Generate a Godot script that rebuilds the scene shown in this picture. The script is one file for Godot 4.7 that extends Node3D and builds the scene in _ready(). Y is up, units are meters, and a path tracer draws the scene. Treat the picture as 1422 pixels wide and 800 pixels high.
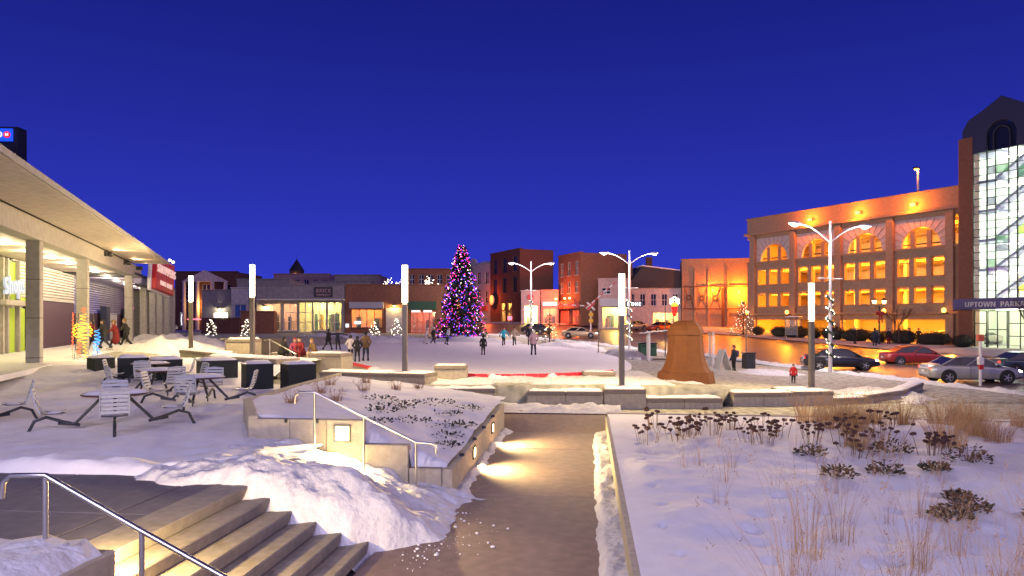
extends Node3D

const SITE := -0.1066          # the walk, stairs and planters are turned by this about y
const LAMPS := 1.5
var used := {}
var rng := RandomNumberGenerator.new()
var M := {}
var T := {}
var fn := FastNoiseLite.new()

# ------------------------------------------------------------------ mesh builder
class MB:
	var v := PackedVector3Array()
	var n := PackedVector3Array()
	var c := PackedColorArray()
	var col := Color(1, 1, 1)
	var tint := false
	func tri(a: Vector3, b: Vector3, d: Vector3, h: Vector3):
		var x := (d - a).cross(b - a)
		if x.dot(h) < 0.0:
			var t := b
			b = d
			d = t
			x = -x
		x = x.normalized()
		v.append(a); v.append(b); v.append(d)
		n.append(x); n.append(x); n.append(x)
		if tint:
			c.append(col); c.append(col); c.append(col)
	func stri(a: Vector3, b: Vector3, d: Vector3, na: Vector3, nb: Vector3, nd: Vector3):
		var x := (d - a).cross(b - a)
		if x.dot(na + nb + nd) < 0.0:
			var t := b
			b = d
			d = t
			t = nb
			nb = nd
			nd = t
		v.append(a); v.append(b); v.append(d)
		n.append(na); n.append(nb); n.append(nd)
		if tint:
			c.append(col); c.append(col); c.append(col)
	func quad(a: Vector3, b: Vector3, e: Vector3, d: Vector3, h: Vector3):
		tri(a, b, e, h)
		tri(a, e, d, h)
	func squad(a, b, e, d, na, nb, ne, nd):
		stri(a, b, e, na, nb, ne)
		stri(a, e, d, na, ne, nd)
	func box(o: Vector3, s: Vector3, bas := Basis()) -> MB:
		return cbox(o, s, 0.0, bas)
	func cbox(o: Vector3, s: Vector3, bev: float, bas := Basis()) -> MB:
		var h := s * 0.5
		var p := func(sx, sy, sz, k):
			var q := Vector3(sx * (h.x - bev), sy * (h.y - bev), sz * (h.z - bev))
			if k == 0: q.x = sx * h.x
			elif k == 1: q.y = sy * h.y
			else: q.z = sz * h.z
			return o + bas * q
		for s1 in [-1, 1]:
			quad(p.call(s1, -1, -1, 0), p.call(s1, 1, -1, 0), p.call(s1, 1, 1, 0), p.call(s1, -1, 1, 0), bas.x * s1)
			quad(p.call(-1, s1, -1, 1), p.call(1, s1, -1, 1), p.call(1, s1, 1, 1), p.call(-1, s1, 1, 1), bas.y * s1)
			quad(p.call(-1, -1, s1, 2), p.call(1, -1, s1, 2), p.call(1, 1, s1, 2), p.call(-1, 1, s1, 2), bas.z * s1)
		if bev <= 0.0:
			return self
		for s1 in [-1, 1]:
			for s2 in [-1, 1]:
				quad(p.call(s1, s2, -1, 0), p.call(s1, s2, 1, 0), p.call(s1, s2, 1, 1), p.call(s1, s2, -1, 1), bas.x * s1 + bas.y * s2)
				quad(p.call(s1, -1, s2, 0), p.call(s1, 1, s2, 0), p.call(s1, 1, s2, 2), p.call(s1, -1, s2, 2), bas.x * s1 + bas.z * s2)
				quad(p.call(-1, s1, s2, 1), p.call(1, s1, s2, 1), p.call(1, s1, s2, 2), p.call(-1, s1, s2, 2), bas.y * s1 + bas.z * s2)
				for s3 in [-1, 1]:
					tri(p.call(s1, s2, s3, 0), p.call(s1, s2, s3, 1), p.call(s1, s2, s3, 2), bas.x * s1 + bas.y * s2 + bas.z * s3)
		return self
	func tube(pts: Array, rad, sides := 8, cap := true) -> MB:
		var rings := []
		var nrm := []
		var up := Vector3(0.123, 0.97, 0.21).normalized()
		for i in pts.size():
			var d: Vector3 = (pts[mini(i + 1, pts.size() - 1)] - pts[maxi(i - 1, 0)]).normalized()
			if absf(d.dot(up)) > 0.98:
				up = Vector3(0.98, 0.1, 0.15).normalized()
			var a: Vector3 = (up - d * up.dot(d)).normalized()
			up = a
			var b := d.cross(a)
			var r: float = rad[i] if rad is Array else rad
			var ring := []
			var nn := []
			for k in sides:
				var w := TAU * k / sides
				var q := a * cos(w) + b * sin(w)
				ring.append(pts[i] + q * r)
				nn.append(q)
			rings.append(ring)
			nrm.append(nn)
		for i in pts.size() - 1:
			for k in sides:
				var l := (k + 1) % sides
				squad(rings[i][k], rings[i][l], rings[i + 1][l], rings[i + 1][k], nrm[i][k], nrm[i][l], nrm[i + 1][l], nrm[i + 1][k])
		if cap:
			for e in [0, pts.size() - 1]:
				var d2: Vector3 = pts[e] - pts[1 if e == 0 else e - 1]
				for k in range(1, sides - 1):
					tri(rings[e][0], rings[e][k], rings[e][k + 1], d2)
		return self
	func lathe(o: Vector3, prof: Array, sides := 16, bas := Basis()) -> MB:
		for i in prof.size() - 1:
			var p: Vector2 = prof[i]
			var q: Vector2 = prof[i + 1]
			var t := (q - p).normalized()
			for k in sides:
				var w := TAU * k / sides
				var w2 := TAU * (k + 1) / sides
				var d1 := Vector3(cos(w), 0, sin(w))
				var d2 := Vector3(cos(w2), 0, sin(w2))
				var n1 := bas * (d1 * t.y + Vector3(0, -t.x, 0))
				var n2 := bas * (d2 * t.y + Vector3(0, -t.x, 0))
				squad(o + bas * (d1 * p.x + Vector3(0, p.y, 0)), o + bas * (d2 * p.x + Vector3(0, p.y, 0)), o + bas * (d2 * q.x + Vector3(0, q.y, 0)), o + bas * (d1 * q.x + Vector3(0, q.y, 0)), n1, n2, n2, n1)
		return self
	func ell(o: Vector3, r: Vector3, seg := 10, rings := 6, bas := Basis()) -> MB:
		for i in rings:
			for k in seg:
				var q := []
				for e in [[i, k], [i, k + 1], [i + 1, k + 1], [i + 1, k]]:
					var a: float = PI * e[0] / rings - PI / 2
					var w: float = TAU * e[1] / seg
					q.append(Vector3(cos(a) * cos(w), sin(a), cos(a) * sin(w)))
				squad(o + bas * (q[0] * r), o + bas * (q[1] * r), o + bas * (q[2] * r), o + bas * (q[3] * r), bas * (q[0] / r).normalized(), bas * (q[1] / r).normalized(), bas * (q[2] / r).normalized(), bas * (q[3] / r).normalized())
		return self
	func octa(o: Vector3, r: float):
		var p := [Vector3(r, 0, 0), Vector3(0, 0, r), Vector3(-r, 0, 0), Vector3(0, 0, -r)]
		for k in 4:
			for s in [-1, 1]:
				tri(o + p[k], o + p[(k + 1) % 4], o + Vector3(0, r * s, 0), p[k] + p[(k + 1) % 4] + Vector3(0, r * s, 0))
	func prism(poly: PackedVector2Array, y0: float, y1: float) -> MB:
		var mid := Vector2.ZERO
		for p in poly:
			mid += p / poly.size()
		var cw := Geometry2D.is_polygon_clockwise(poly)
		for i in poly.size():
			var a := poly[i]
			var b := poly[(i + 1) % poly.size()]
			var e := b - a
			var h := Vector3(e.y, 0, -e.x) if not cw else Vector3(-e.y, 0, e.x)
			quad(Vector3(a.x, y0, a.y), Vector3(b.x, y0, b.y), Vector3(b.x, y1, b.y), Vector3(a.x, y1, a.y), h)
		var t := Geometry2D.triangulate_polygon(poly)
		for i in range(0, t.size(), 3):
			for s in [[y0, -1], [y1, 1]]:
				tri(Vector3(poly[t[i]].x, s[0], poly[t[i]].y), Vector3(poly[t[i + 1]].x, s[0], poly[t[i + 1]].y), Vector3(poly[t[i + 2]].x, s[0], poly[t[i + 2]].y), Vector3(0, s[1], 0))
		return self
	# a polygon in the x-y plane given thickness along z
	func slab(poly: PackedVector2Array, z0: float, z1: float) -> MB:
		var cw := Geometry2D.is_polygon_clockwise(poly)
		for i in poly.size():
			var a := poly[i]
			var b := poly[(i + 1) % poly.size()]
			var e := b - a
			var h := Vector3(e.y, -e.x, 0) if not cw else Vector3(-e.y, e.x, 0)
			quad(Vector3(a.x, a.y, z0), Vector3(b.x, b.y, z0), Vector3(b.x, b.y, z1), Vector3(a.x, a.y, z1), h)
		var t := Geometry2D.triangulate_polygon(poly)
		for i in range(0, t.size(), 3):
			for s in [[minf(z0, z1), -1], [maxf(z0, z1), 1]]:
				tri(Vector3(poly[t[i]].x, poly[t[i]].y, s[0]), Vector3(poly[t[i + 1]].x, poly[t[i + 1]].y, s[0]), Vector3(poly[t[i + 2]].x, poly[t[i + 2]].y, s[0]), Vector3(0, 0, s[1]))
		return self
	# a sheet: f(s, t) gives the point for s, t in 0..1
	func sheet(nx: int, nz: int, f: Callable, up := Vector3.UP) -> MB:
		var p := []
		for i in nx + 1:
			var row := PackedVector3Array()
			for j in nz + 1:
				row.append(f.call(float(i) / nx, float(j) / nz))
			p.append(row)
		var q := []
		for i in nx + 1:
			var row := PackedVector3Array()
			for j in nz + 1:
				var a: Vector3 = p[mini(i + 1, nx)][j] - p[maxi(i - 1, 0)][j]
				var b: Vector3 = p[i][mini(j + 1, nz)] - p[i][maxi(j - 1, 0)]
				var w := a.cross(b)
				var o: Vector3 = up if up != Vector3.ZERO else p[i][j] - Vector3(p[i][j].x * 0.85, 0.55, 0)
				if w.dot(o) < 0: w = -w
				row.append(w.normalized())
			q.append(row)
		for i in nx:
			for j in nz:
				squad(p[i][j], p[i + 1][j], p[i + 1][j + 1], p[i][j + 1], q[i][j], q[i + 1][j], q[i + 1][j + 1], q[i][j + 1])
		return self
	func mesh() -> ArrayMesh:
		var a := []
		a.resize(Mesh.ARRAY_MAX)
		a[Mesh.ARRAY_VERTEX] = v
		a[Mesh.ARRAY_NORMAL] = n
		if tint:
			a[Mesh.ARRAY_COLOR] = c
		var m := ArrayMesh.new()
		if v.size():
			m.add_surface_from_arrays(Mesh.PRIMITIVE_TRIANGLES, a)
		return m

# ------------------------------------------------------------------ nodes
func numbered(called: String) -> String:
	if used.has(called):
		used[called] += 1
		return "%s_%03d" % [called, used[called]]
	used[called] = 0
	return called

func thing(called: String, label: String, category: String, at := Vector3.ZERO, turn := 0.0, group := "") -> Node3D:
	var o := Node3D.new()
	o.name = numbered(called)
	add_child(o)
	o.position = at
	o.rotation.y = turn
	o.set_meta("label", label)
	o.set_meta("category", category)
	if group: o.set_meta("group", group)
	return o

func part(parent: Node, called: String, m, material: Material, at := Vector3.ZERO, label := "") -> MeshInstance3D:
	var o := MeshInstance3D.new()
	o.name = numbered(called) if parent == self else called
	o.mesh = m.mesh() if m is MB else m
	o.material_override = material
	parent.add_child(o, true)
	o.position = at
	if label: o.set_meta("label", label)
	if called in ["blades", "stems", "foliage", "flower_heads", "garland", "arch_frame", "skate_stops", "bars"]: o.set_meta("kind", "stuff")
	return o

func struct_of(called: String, m, material: Material, at := Vector3.ZERO, turn := 0.0, kind := "structure", label := "", category := "") -> MeshInstance3D:
	var o := part(self, called, m, material, at)
	o.rotation.y = turn
	o.set_meta("kind", kind)
	if label: o.set_meta("label", label)
	if category: o.set_meta("category", category)
	return o

func copy_of(o: Node3D, called: String, at: Vector3, turn: float, label := "") -> Node3D:
	var r: Node3D = o.duplicate()
	r.name = numbered(called)
	add_child(r)
	r.position = at
	r.rotation.y = turn
	if label: r.set_meta("label", label)
	return r

# a frame whose x runs from a to b (given as x and metres ahead), z outwards to the viewer
func frame(o: Node3D, a: Vector2, b: Vector2, y: float) -> float:
	var d := Vector3(b.x - a.x, 0, -(b.y - a.y))
	var w := d.length()
	d /= w
	o.transform = Transform3D(Basis(d, Vector3.UP, Vector3(-d.z, 0, d.x)), Vector3(a.x, y, -a.y))
	return w

func site(u: float, v: float, y := 0.0) -> Vector3:
	return Vector3(u * cos(SITE) - v * sin(SITE), y, -(u * sin(SITE) + v * cos(SITE)))

func omni(parent: Node, at: Vector3, color: Color, energy: float, size := 0.1):
	var l := OmniLight3D.new()
	l.name = "glow"
	l.light_color = color
	l.light_energy = energy * LAMPS
	l.light_size = size
	l.omni_range = 80.0
	l.omni_attenuation = 2.0
	l.shadow_enabled = true
	parent.add_child(l, true)
	l.position = at
	return l

func spot(parent: Node, at: Vector3, towards: Vector3, color: Color, energy: float, angle: float, size := 0.06):
	var l := SpotLight3D.new()
	l.name = "beam"
	l.light_color = color
	l.light_energy = energy * LAMPS
	l.light_size = size
	l.spot_range = 40.0
	l.spot_attenuation = 2.0
	l.spot_angle = angle
	l.spot_angle_attenuation = 0.8
	l.shadow_enabled = true
	parent.add_child(l, true)
	l.position = at
	l.basis = Basis.looking_at(towards.normalized(), Vector3(0.02, 0.05, 1).normalized() if absf(towards.normalized().y) > 0.95 else Vector3.UP)
	return l

# ------------------------------------------------------------------ materials
func noise_tex(freq: float, octaves: int, lo: float, hi: float, seed_: int, kind := FastNoiseLite.TYPE_SIMPLEX_SMOOTH, size := 512, sharp := 0.0) -> NoiseTexture2D:
	var f := FastNoiseLite.new()
	f.seed = seed_
	f.noise_type = kind
	f.frequency = freq
	f.fractal_octaves = octaves
	var t := NoiseTexture2D.new()
	t.width = size
	t.height = size
	t.seamless = true
	t.noise = f
	var g := Gradient.new()
	g.set_offset(0, 0.0 + sharp)
	g.set_offset(1, 1.0 - sharp)
	g.set_color(0, Color(lo, lo, lo))
	g.set_color(1, Color(hi, hi, hi))
	t.color_ramp = g
	return t

func lin(r: float, g: float, b: float) -> Color:
	return Color(r, g, b).linear_to_srgb()

func mt(key: String, color: Color, rough := 0.8, tex := "", scale := 1.0, bump := "", bump_cm := 0.0, bump_scale := 0.0, metal := 0.0) -> StandardMaterial3D:
	var m := StandardMaterial3D.new()
	m.resource_name = key
	m.albedo_color = color
	m.roughness = rough
	m.metallic = metal
	if tex or bump:
		m.uv1_triplanar = true
		m.uv1_world_triplanar = true
		m.uv1_scale = Vector3.ONE * scale
	if tex:
		m.albedo_texture = T[tex]
		m.detail_enabled = true
		m.detail_blend_mode = BaseMaterial3D.BLEND_MODE_MUL
		m.detail_uv_layer = BaseMaterial3D.DETAIL_UV_2
		m.uv2_triplanar = true
		m.uv2_world_triplanar = true
		m.uv2_scale = Vector3.ONE * scale * 7.3
		m.detail_albedo = T.grain
	if bump:
		m.heightmap_enabled = true
		m.heightmap_texture = T[bump]
		m.heightmap_scale = bump_cm
	M[key] = m
	return m

func glow(key: String, color: Color, energy: float) -> StandardMaterial3D:
	var m := StandardMaterial3D.new()
	m.resource_name = key
	m.albedo_color = color
	m.roughness = 0.5
	m.emission_enabled = true
	m.emission = color
	m.emission_energy_multiplier = energy
	M[key] = m
	return m

func glass(key: String, color: Color, alpha: float) -> StandardMaterial3D:
	var m := StandardMaterial3D.new()
	m.resource_name = key
	m.albedo_color = Color(color.r, color.g, color.b, alpha)
	m.roughness = 0.05
	m.transparency = BaseMaterial3D.TRANSPARENCY_ALPHA
	M[key] = m
	return m

func materials():
	T.cloud = noise_tex(0.008, 4, 0.84, 1.0, 3)
	T.blotch = noise_tex(0.012, 5, 0.74, 1.0, 7, FastNoiseLite.TYPE_SIMPLEX_SMOOTH, 512, 0.25)
	T.grain = noise_tex(0.12, 3, 0.86, 1.0, 5)
	T.fine = noise_tex(0.05, 5, 0.0, 1.0, 9)
	T.lump = noise_tex(0.02, 5, 0.0, 1.0, 11)
	T.soft = noise_tex(0.01, 3, 0.95, 1.0, 13)
	mt("snow", lin(0.82, 0.82, 0.84), 0.75, "soft", 0.4, "fine", 0.6)
	mt("rough_snow", lin(0.78, 0.77, 0.78), 0.85, "cloud", 0.8, "lump", 2.0)
	mt("ice", lin(0.84, 0.84, 0.86), 0.7, "soft", 0.15)
	mt("walk", lin(0.3, 0.205, 0.165), 0.8, "cloud", 0.7, "fine", 0.06)
	mt("walk_b", lin(0.265, 0.182, 0.15), 0.75, "cloud", 0.6, "fine", 0.06)
	mt("terrace", lin(0.17, 0.15, 0.16), 0.75, "cloud", 0.8, "fine", 0.1)
	mt("stair", lin(0.35, 0.3, 0.23), 0.85, "cloud", 1.1, "fine", 0.1)
	mt("plaza", lin(0.46, 0.45, 0.36), 0.85, "blotch", 0.3, "fine", 0.08)
	mt("sill_wall", lin(0.5, 0.44, 0.32), 0.85, "cloud", 1.1, "fine", 0.3)
	mt("cap", lin(0.3, 0.25, 0.19), 0.85, "cloud", 1.7, "fine", 0.4)
	mt("dark_wall", lin(0.16, 0.13, 0.13), 0.85, "cloud", 1.7, "fine", 0.4)
	mt("asphalt", lin(0.2, 0.135, 0.11), 0.38, "blotch", 0.12, "fine", 0.3)
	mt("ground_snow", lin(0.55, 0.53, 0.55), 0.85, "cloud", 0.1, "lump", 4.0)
	mt("steel", lin(0.5, 0.48, 0.45), 0.34, "", 1, "", 0, 0, 1.0)
	mt("pole", lin(0.16, 0.14, 0.11), 0.5, "", 1, "", 0, 0, 0.5)
	mt("white_pole", lin(0.62, 0.6, 0.6), 0.45)
	mt("black_metal", lin(0.02, 0.022, 0.027), 0.4)
	mt("chair", lin(0.56, 0.58, 0.58), 0.5, "cloud", 3.0)
	mt("table_wood", lin(0.13, 0.07, 0.05), 0.5, "cloud", 3.0)
	mt("box_green", lin(0.011, 0.016, 0.013), 0.75, "cloud", 2.0)
	mt("corten", lin(0.16, 0.047, 0.004), 0.8, "cloud", 0.6)
	mt("red_board", lin(0.55, 0.02, 0.04), 0.5)
	mt("concrete", lin(0.42, 0.4, 0.36), 0.85, "cloud", 0.6, "fine", 0.1)
	mt("soffit", lin(0.6, 0.53, 0.45), 0.7, "cloud", 0.5)
	mt("white_panel", lin(0.7, 0.69, 0.68), 0.6, "soft", 0.5)
	mt("siding", lin(0.6, 0.56, 0.5), 0.5)
	mt("purple_wall", lin(0.1, 0.045, 0.085), 0.7, "cloud", 0.8)
	mt("purple_metal", lin(0.2, 0.18, 0.3), 0.5)
	mt("lime", lin(0.32, 0.48, 0.03), 0.6)
	mt("dark_roof", lin(0.03, 0.03, 0.035), 0.7)
	mt("brick_red", lin(0.2, 0.075, 0.05), 0.9, "cloud", 0.4)
	mt("brick_brown", lin(0.28, 0.12, 0.07), 0.9, "cloud", 0.4)
	mt("brick_dark", lin(0.15, 0.065, 0.05), 0.9, "cloud", 0.4)
	mt("grey_render", lin(0.33, 0.3, 0.29), 0.85, "cloud", 0.3)
	mt("white_render", lin(0.62, 0.58, 0.57), 0.85, "cloud", 0.3)
	mt("pink_render", lin(0.5, 0.33, 0.31), 0.85, "cloud", 0.3)
	mt("tan_concrete", lin(0.46, 0.3, 0.18), 0.85, "cloud", 0.4)
	mt("arch_panel", lin(0.7, 0.6, 0.56), 0.85, "cloud", 0.5)
	mt("interior", lin(0.62, 0.56, 0.46), 0.8)
	mt("interior_white", lin(0.75, 0.78, 0.72), 0.7)
	mt("dark_glass", lin(0.015, 0.017, 0.025), 0.08)
	mt("frame_dark", lin(0.03, 0.03, 0.035), 0.5)
	mt("frame_light", lin(0.5, 0.48, 0.45), 0.5)
	mt("blue_band", lin(0.06, 0.05, 0.16), 0.5)
	mt("navy", lin(0.02, 0.025, 0.07), 0.6)
	mt("red_paint", lin(0.45, 0.02, 0.02), 0.4)
	mt("amber_paint", lin(0.6, 0.35, 0.02), 0.5)
	mt("green_cloth", lin(0.03, 0.09, 0.05), 0.8)
	mt("grey_cloth", lin(0.35, 0.34, 0.36), 0.8)
	mt("red_cloth", lin(0.5, 0.1, 0.06), 0.8)
	mt("needles", lin(0.035, 0.06, 0.035), 0.8)
	mt("bark", lin(0.09, 0.06, 0.045), 0.9, "cloud", 4.0)
	mt("hedge", lin(0.025, 0.025, 0.015), 0.9)
	mt("dry_grass", lin(0.44, 0.27, 0.115), 0.85)
	mt("dry_grass_b", lin(0.32, 0.18, 0.075), 0.85)
	mt("stalk", lin(0.16, 0.1, 0.05), 0.9)
	mt("seed_head", lin(0.055, 0.022, 0.018), 0.9)
	mt("leaf_dark", lin(0.028, 0.035, 0.018), 0.6)
	mt("leaf_brown", lin(0.11, 0.055, 0.022), 0.75)
	mt("rubber", lin(0.015, 0.015, 0.016), 0.8)
	mt("rim", lin(0.5, 0.5, 0.5), 0.35, "", 1, "", 0, 0, 0.8)
	mt("car_glass", lin(0.012, 0.014, 0.018), 0.06)
	var body := mt("body", Color.WHITE, 0.85)
	body.vertex_color_use_as_albedo = true
	glass("pane", Color(0.9, 0.95, 0.95), 0.08)
	glass("pane_green", Color(0.6, 0.85, 0.6), 0.45)
	glass("pane_yellow", Color(0.95, 0.85, 0.3), 0.5)
	glass("pane_purple", Color(0.6, 0.5, 0.75), 0.5)
	glass("pane_blue", Color(0.35, 0.5, 0.75), 0.45)
	glow("tube_lamp", Color(1.0, 0.93, 0.78), 5.0)
	glow("lamp_white", Color(1.0, 0.95, 0.88), 9.0)
	glow("lamp_warm", Color(1.0, 0.82, 0.5), 5.0)
	glow("lamp_orange", Color(1.0, 0.62, 0.2), 7.0)
	glow("step_lamp", Color(1.0, 0.9, 0.68), 5.0)
	glow("lamp_red", Color(1.0, 0.12, 0.05), 2.5)
	glow("bulb_white", Color(1.0, 0.93, 0.82), 3.5)
	glow("bulb_pink", Color(1.0, 0.2, 0.62), 4.0)
	glow("bulb_purple", Color(0.55, 0.22, 1.0), 4.2)
	glow("bulb_blue", Color(0.3, 0.4, 1.0), 3.0)
	glow("bulb_red", Color(1.0, 0.25, 0.2), 2.5)
	glow("rope_yellow", Color(1.0, 0.72, 0.22), 0.55)
	glow("rope_orange", Color(1.0, 0.4, 0.18), 0.5)
	glow("rope_blue", Color(0.25, 0.6, 0.95), 0.45)
	glow("sign_white", Color(0.95, 0.97, 1.0), 0.45)
	glow("sign_letter", Color(0.9, 0.95, 1.0), 0.3).albedo_color = Color(0.35, 0.37, 0.4)
	glow("sign_dim", Color(1.0, 0.9, 0.85), 0.12)
	glow("sign_blue", Color(0.1, 0.3, 0.95), 0.6)
	glow("sign_red", Color(0.9, 0.12, 0.1), 0.5)
	glow("sign_pink", Color(1.0, 0.5, 0.6), 0.9)

# ------------------------------------------------------------------ levels
func steps_of(t: float, keys: Array) -> float:
	if t <= keys[0][0]: return keys[0][1]
	for i in keys.size() - 1:
		if t <= keys[i + 1][0]:
			var k: float = (t - keys[i][0]) / (keys[i + 1][0] - keys[i][0])
			return lerpf(keys[i][1], keys[i + 1][1], k)
	return keys[-1][1]

func street_y(d: float) -> float:
	return steps_of(d, [[20, -0.25], [37, -0.2], [52, -0.05], [75, 0.3], [92, 0.9], [105, 1.6], [120, 2.7], [150, 3.1], [300, 3.3]])

func plaza_y(x: float, d: float) -> float:
	var near := steps_of(x, [[-20, 1.35], [-14, 1.15], [-9, 0.71], [4, 0.71], [6, 0.66], [8, 0.52], [11, 0.28], [15, -0.1], [40, -0.15]])
	var far := maxf(street_y(d), 0.0)
	far = lerpf(far, 1.45, smoothstep(2.0, -16.0, x))
	var y := lerpf(near, far, smoothstep(50.0, 78.0, d))
	var e := Vector2((x + 5.5) / 15.0, (d - 57.0) / 29.0).length()
	return lerpf(minf(y, 0.71), y, smoothstep(1.0, 1.2, e))

func road_edge(d: float, far: bool) -> float:
	if far:
		return steps_of(d, [[10, 46], [30, 43], [60, 40], [80, 36], [96, 30], [108, 21], [116, 9], [121, -8], [124, -40]])
	return steps_of(d, [[10, 27], [30, 23.6], [36, 22.4], [46, 20.8], [60, 18], [73, 13.5], [85, 8], [95, 1], [103, -10], [108, -40]])

# ------------------------------------------------------------------ camera, sky, setting
func camera_and_light():
	var cam := Camera3D.new()
	cam.name = "camera"
	add_child(cam)
	cam.position = Vector3(0, 3.2, 0)
	cam.projection = Camera3D.PROJECTION_FRUSTUM
	cam.near = 0.1
	cam.far = 5000.0
	cam.size = 0.08
	cam.frustum_offset = Vector2(0, 0.0045)
	cam.current = true
	var env := Environment.new()
	env.background_mode = Environment.BG_SKY
	var sm := ProceduralSkyMaterial.new()
	sm.sky_top_color = lin(0.0008, 0.0018, 0.05)
	sm.sky_horizon_color = lin(0.017, 0.024, 0.29)
	sm.sky_curve = 0.2
	sm.ground_bottom_color = lin(0.03, 0.03, 0.06)
	sm.ground_horizon_color = lin(0.06, 0.05, 0.2)
	sm.sun_angle_max = 0.1
	var sky := Sky.new()
	sky.sky_material = sm
	env.sky = sky
	env.tonemap_mode = Environment.TONE_MAPPER_LINEAR
	env.tonemap_exposure = 2.2
	env.sdfgi_enabled = true
	env.ssao_enabled = true
	env.ssil_enabled = true
	var we := WorldEnvironment.new()
	we.name = "environment"
	we.environment = env
	add_child(we)
	var sun := DirectionalLight3D.new()      # the afterglow of the set sun, behind the viewer
	sun.name = "afterglow"
	sun.light_color = Color(0.95, 0.82, 1.0)
	sun.light_energy = 0.07
	sun.light_angular_distance = 40.0
	sun.sky_mode = DirectionalLight3D.SKY_MODE_LIGHT_ONLY
	sun.shadow_enabled = true
	add_child(sun)
	sun.rotation_degrees = Vector3(-42, 28, 0)

func n2(x: float, y: float, f := 1.0) -> float:
	return fn.get_noise_2d(x * f * 30.0, y * f * 30.0)

func setting():
	fn.seed = 4
	fn.frequency = 0.03
	fn.fractal_octaves = 4
	# ground out to the horizon
	var m := MB.new()
	m.sheet(60, 60, func(s, t):
		var x := lerpf(-120.0, 160.0, s)
		var d := lerpf(-40.0, 240.0, t)
		var y := street_y(d) - 0.35
		if x < 25.0 and d < 30.0: y = -0.9
		elif x < 25: y = minf(y, plaza_y(x, d) - 0.5)
		return Vector3(x, y, -d))
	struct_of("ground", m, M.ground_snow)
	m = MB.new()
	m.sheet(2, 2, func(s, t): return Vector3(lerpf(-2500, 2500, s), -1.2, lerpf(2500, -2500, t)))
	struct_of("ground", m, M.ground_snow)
	# street
	m = MB.new()
	m.sheet(24, 120, func(s, t):
		var d := lerpf(8.0, 123.0, t)
		var x := lerpf(road_edge(d, false), road_edge(d, true), s)
		var y := street_y(d) + 0.10 * sin(PI * s) + 0.015 * n2(x, d * 0.15, 0.5)
		return Vector3(x, y, -d))
	struct_of("street", m, M.asphalt)
	# plaza paving behind the seat walls, and the lane in front of them
	m = MB.new()
	m.sheet(90, 110, func(s, t):
		var x := lerpf(-48.0, minf(road_edge(lerpf(28.0, 118.0, t), false), 30.0), s)
		var d := lerpf(steps_of(x, [[7.9, 27.4], [8.3, 28.3], [10.9, 28.5], [11.4, 29.4], [12.6, 29.6], [14.3, 29.3], [30, 29.3]]), 118.0, t)
		return Vector3(x, plaza_y(x, d) if t > 0.001 else -0.4, -d + (0.8 if t > 0.001 and t < 0.012 else 0.0)))
	struct_of("plaza_paving", m, M.plaza)
	m = MB.new()
	m.sheet(60, 16, func(s, t):
		var d := lerpf(20.5, 28.9, t)
		var x := lerpf(-13.0, 24.5, s)
		return Vector3(x, steps_of(x, [[-12, 0.95], [-8, 0.78], [-4.5, 0.25], [-2, -0.06], [6, -0.08], [16, -0.13]]) - 0.02 * t, -d))
	struct_of("lane_paving", m, M.plaza)
	# kerb of the near side of the street with a lip of ploughed snow
	var k := MB.new()
	var sn := MB.new()
	for i in 90:
		var d := 26.0 + i * 0.85
		var d2 := d + 0.85
		var a := Vector3(road_edge(d, false) - 0.02, street_y(d) + 0.03, -d)
		var b := Vector3(road_edge(d2, false) - 0.02, street_y(d2) + 0.03, -d2)
		var dir := (b - a).normalized()
		k.cbox((a + b) / 2, Vector3(0.16, 0.2, (b - a).length() + 0.01), 0.02, Basis(dir.cross(Vector3.UP), Vector3.UP, -dir))
	struct_of("kerb", k, M.concrete)
	sn.sheet(12, 260, func(s, t):
		var d := lerpf(26.0, 100.0, t)
		var w := 0.55 + 0.5 * n2(d, 3.0, 0.25)
		var x := road_edge(d, false) - 0.1 + lerpf(-w, w * 0.7, s)
		var h := sin(PI * s) * (0.17 + 0.22 * n2(d, x, 0.5) + 0.1 * n2(d, x, 2.0))
		return Vector3(x, maxf(street_y(d), plaza_y(x - 1.0, d)) - 0.02 + h, -d))
	struct_of("kerb_snow", sn, M.rough_snow, Vector3.ZERO, 0, "stuff", "ridge of ploughed snow lying along the near kerb of the street", "snow")
	# far pavement under snow, from the street to the parkade
	m = MB.new()
	m.sheet(30, 70, func(s, t):
		var d := lerpf(20.0, 123.0, t)
		var x := lerpf(road_edge(d, true), road_edge(d, true) + 40.0, s)
		return Vector3(x, street_y(d) + 0.1 + 0.25 * maxf(0, n2(x, d, 0.12)) * smoothstep(0.02, 0.1, s), -d))
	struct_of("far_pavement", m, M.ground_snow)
	# rink
	var edge := rink_edge()
	m = MB.new()
	var poly := PackedVector2Array()
	for p in edge: poly.append(Vector2(p.x, -p.y))
	m.prism(poly, 0.4, 0.75)
	struct_of("ice_rink", m, M.ice)

func rink_edge() -> Array:
	var raw := [Vector2(-9.6, 41), Vector2(-6.2, 34.6), Vector2(-3, 31.7), Vector2(0, 30.9), Vector2(3.4, 32.3), Vector2(5.8, 36), Vector2(6.9, 43), Vector2(6.9, 52), Vector2(5.2, 64), Vector2(1.5, 75), Vector2(-4, 81), Vector2(-12, 81), Vector2(-17.5, 74), Vector2(-19, 62), Vector2(-15, 49)]
	var out := []
	for i in raw.size():
		for k in 6:
			out.append(raw[i].cubic_interpolate(raw[(i + 1) % raw.size()], raw[i - 1], raw[(i + 2) % raw.size()], k / 6.0))
	return out

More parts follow.
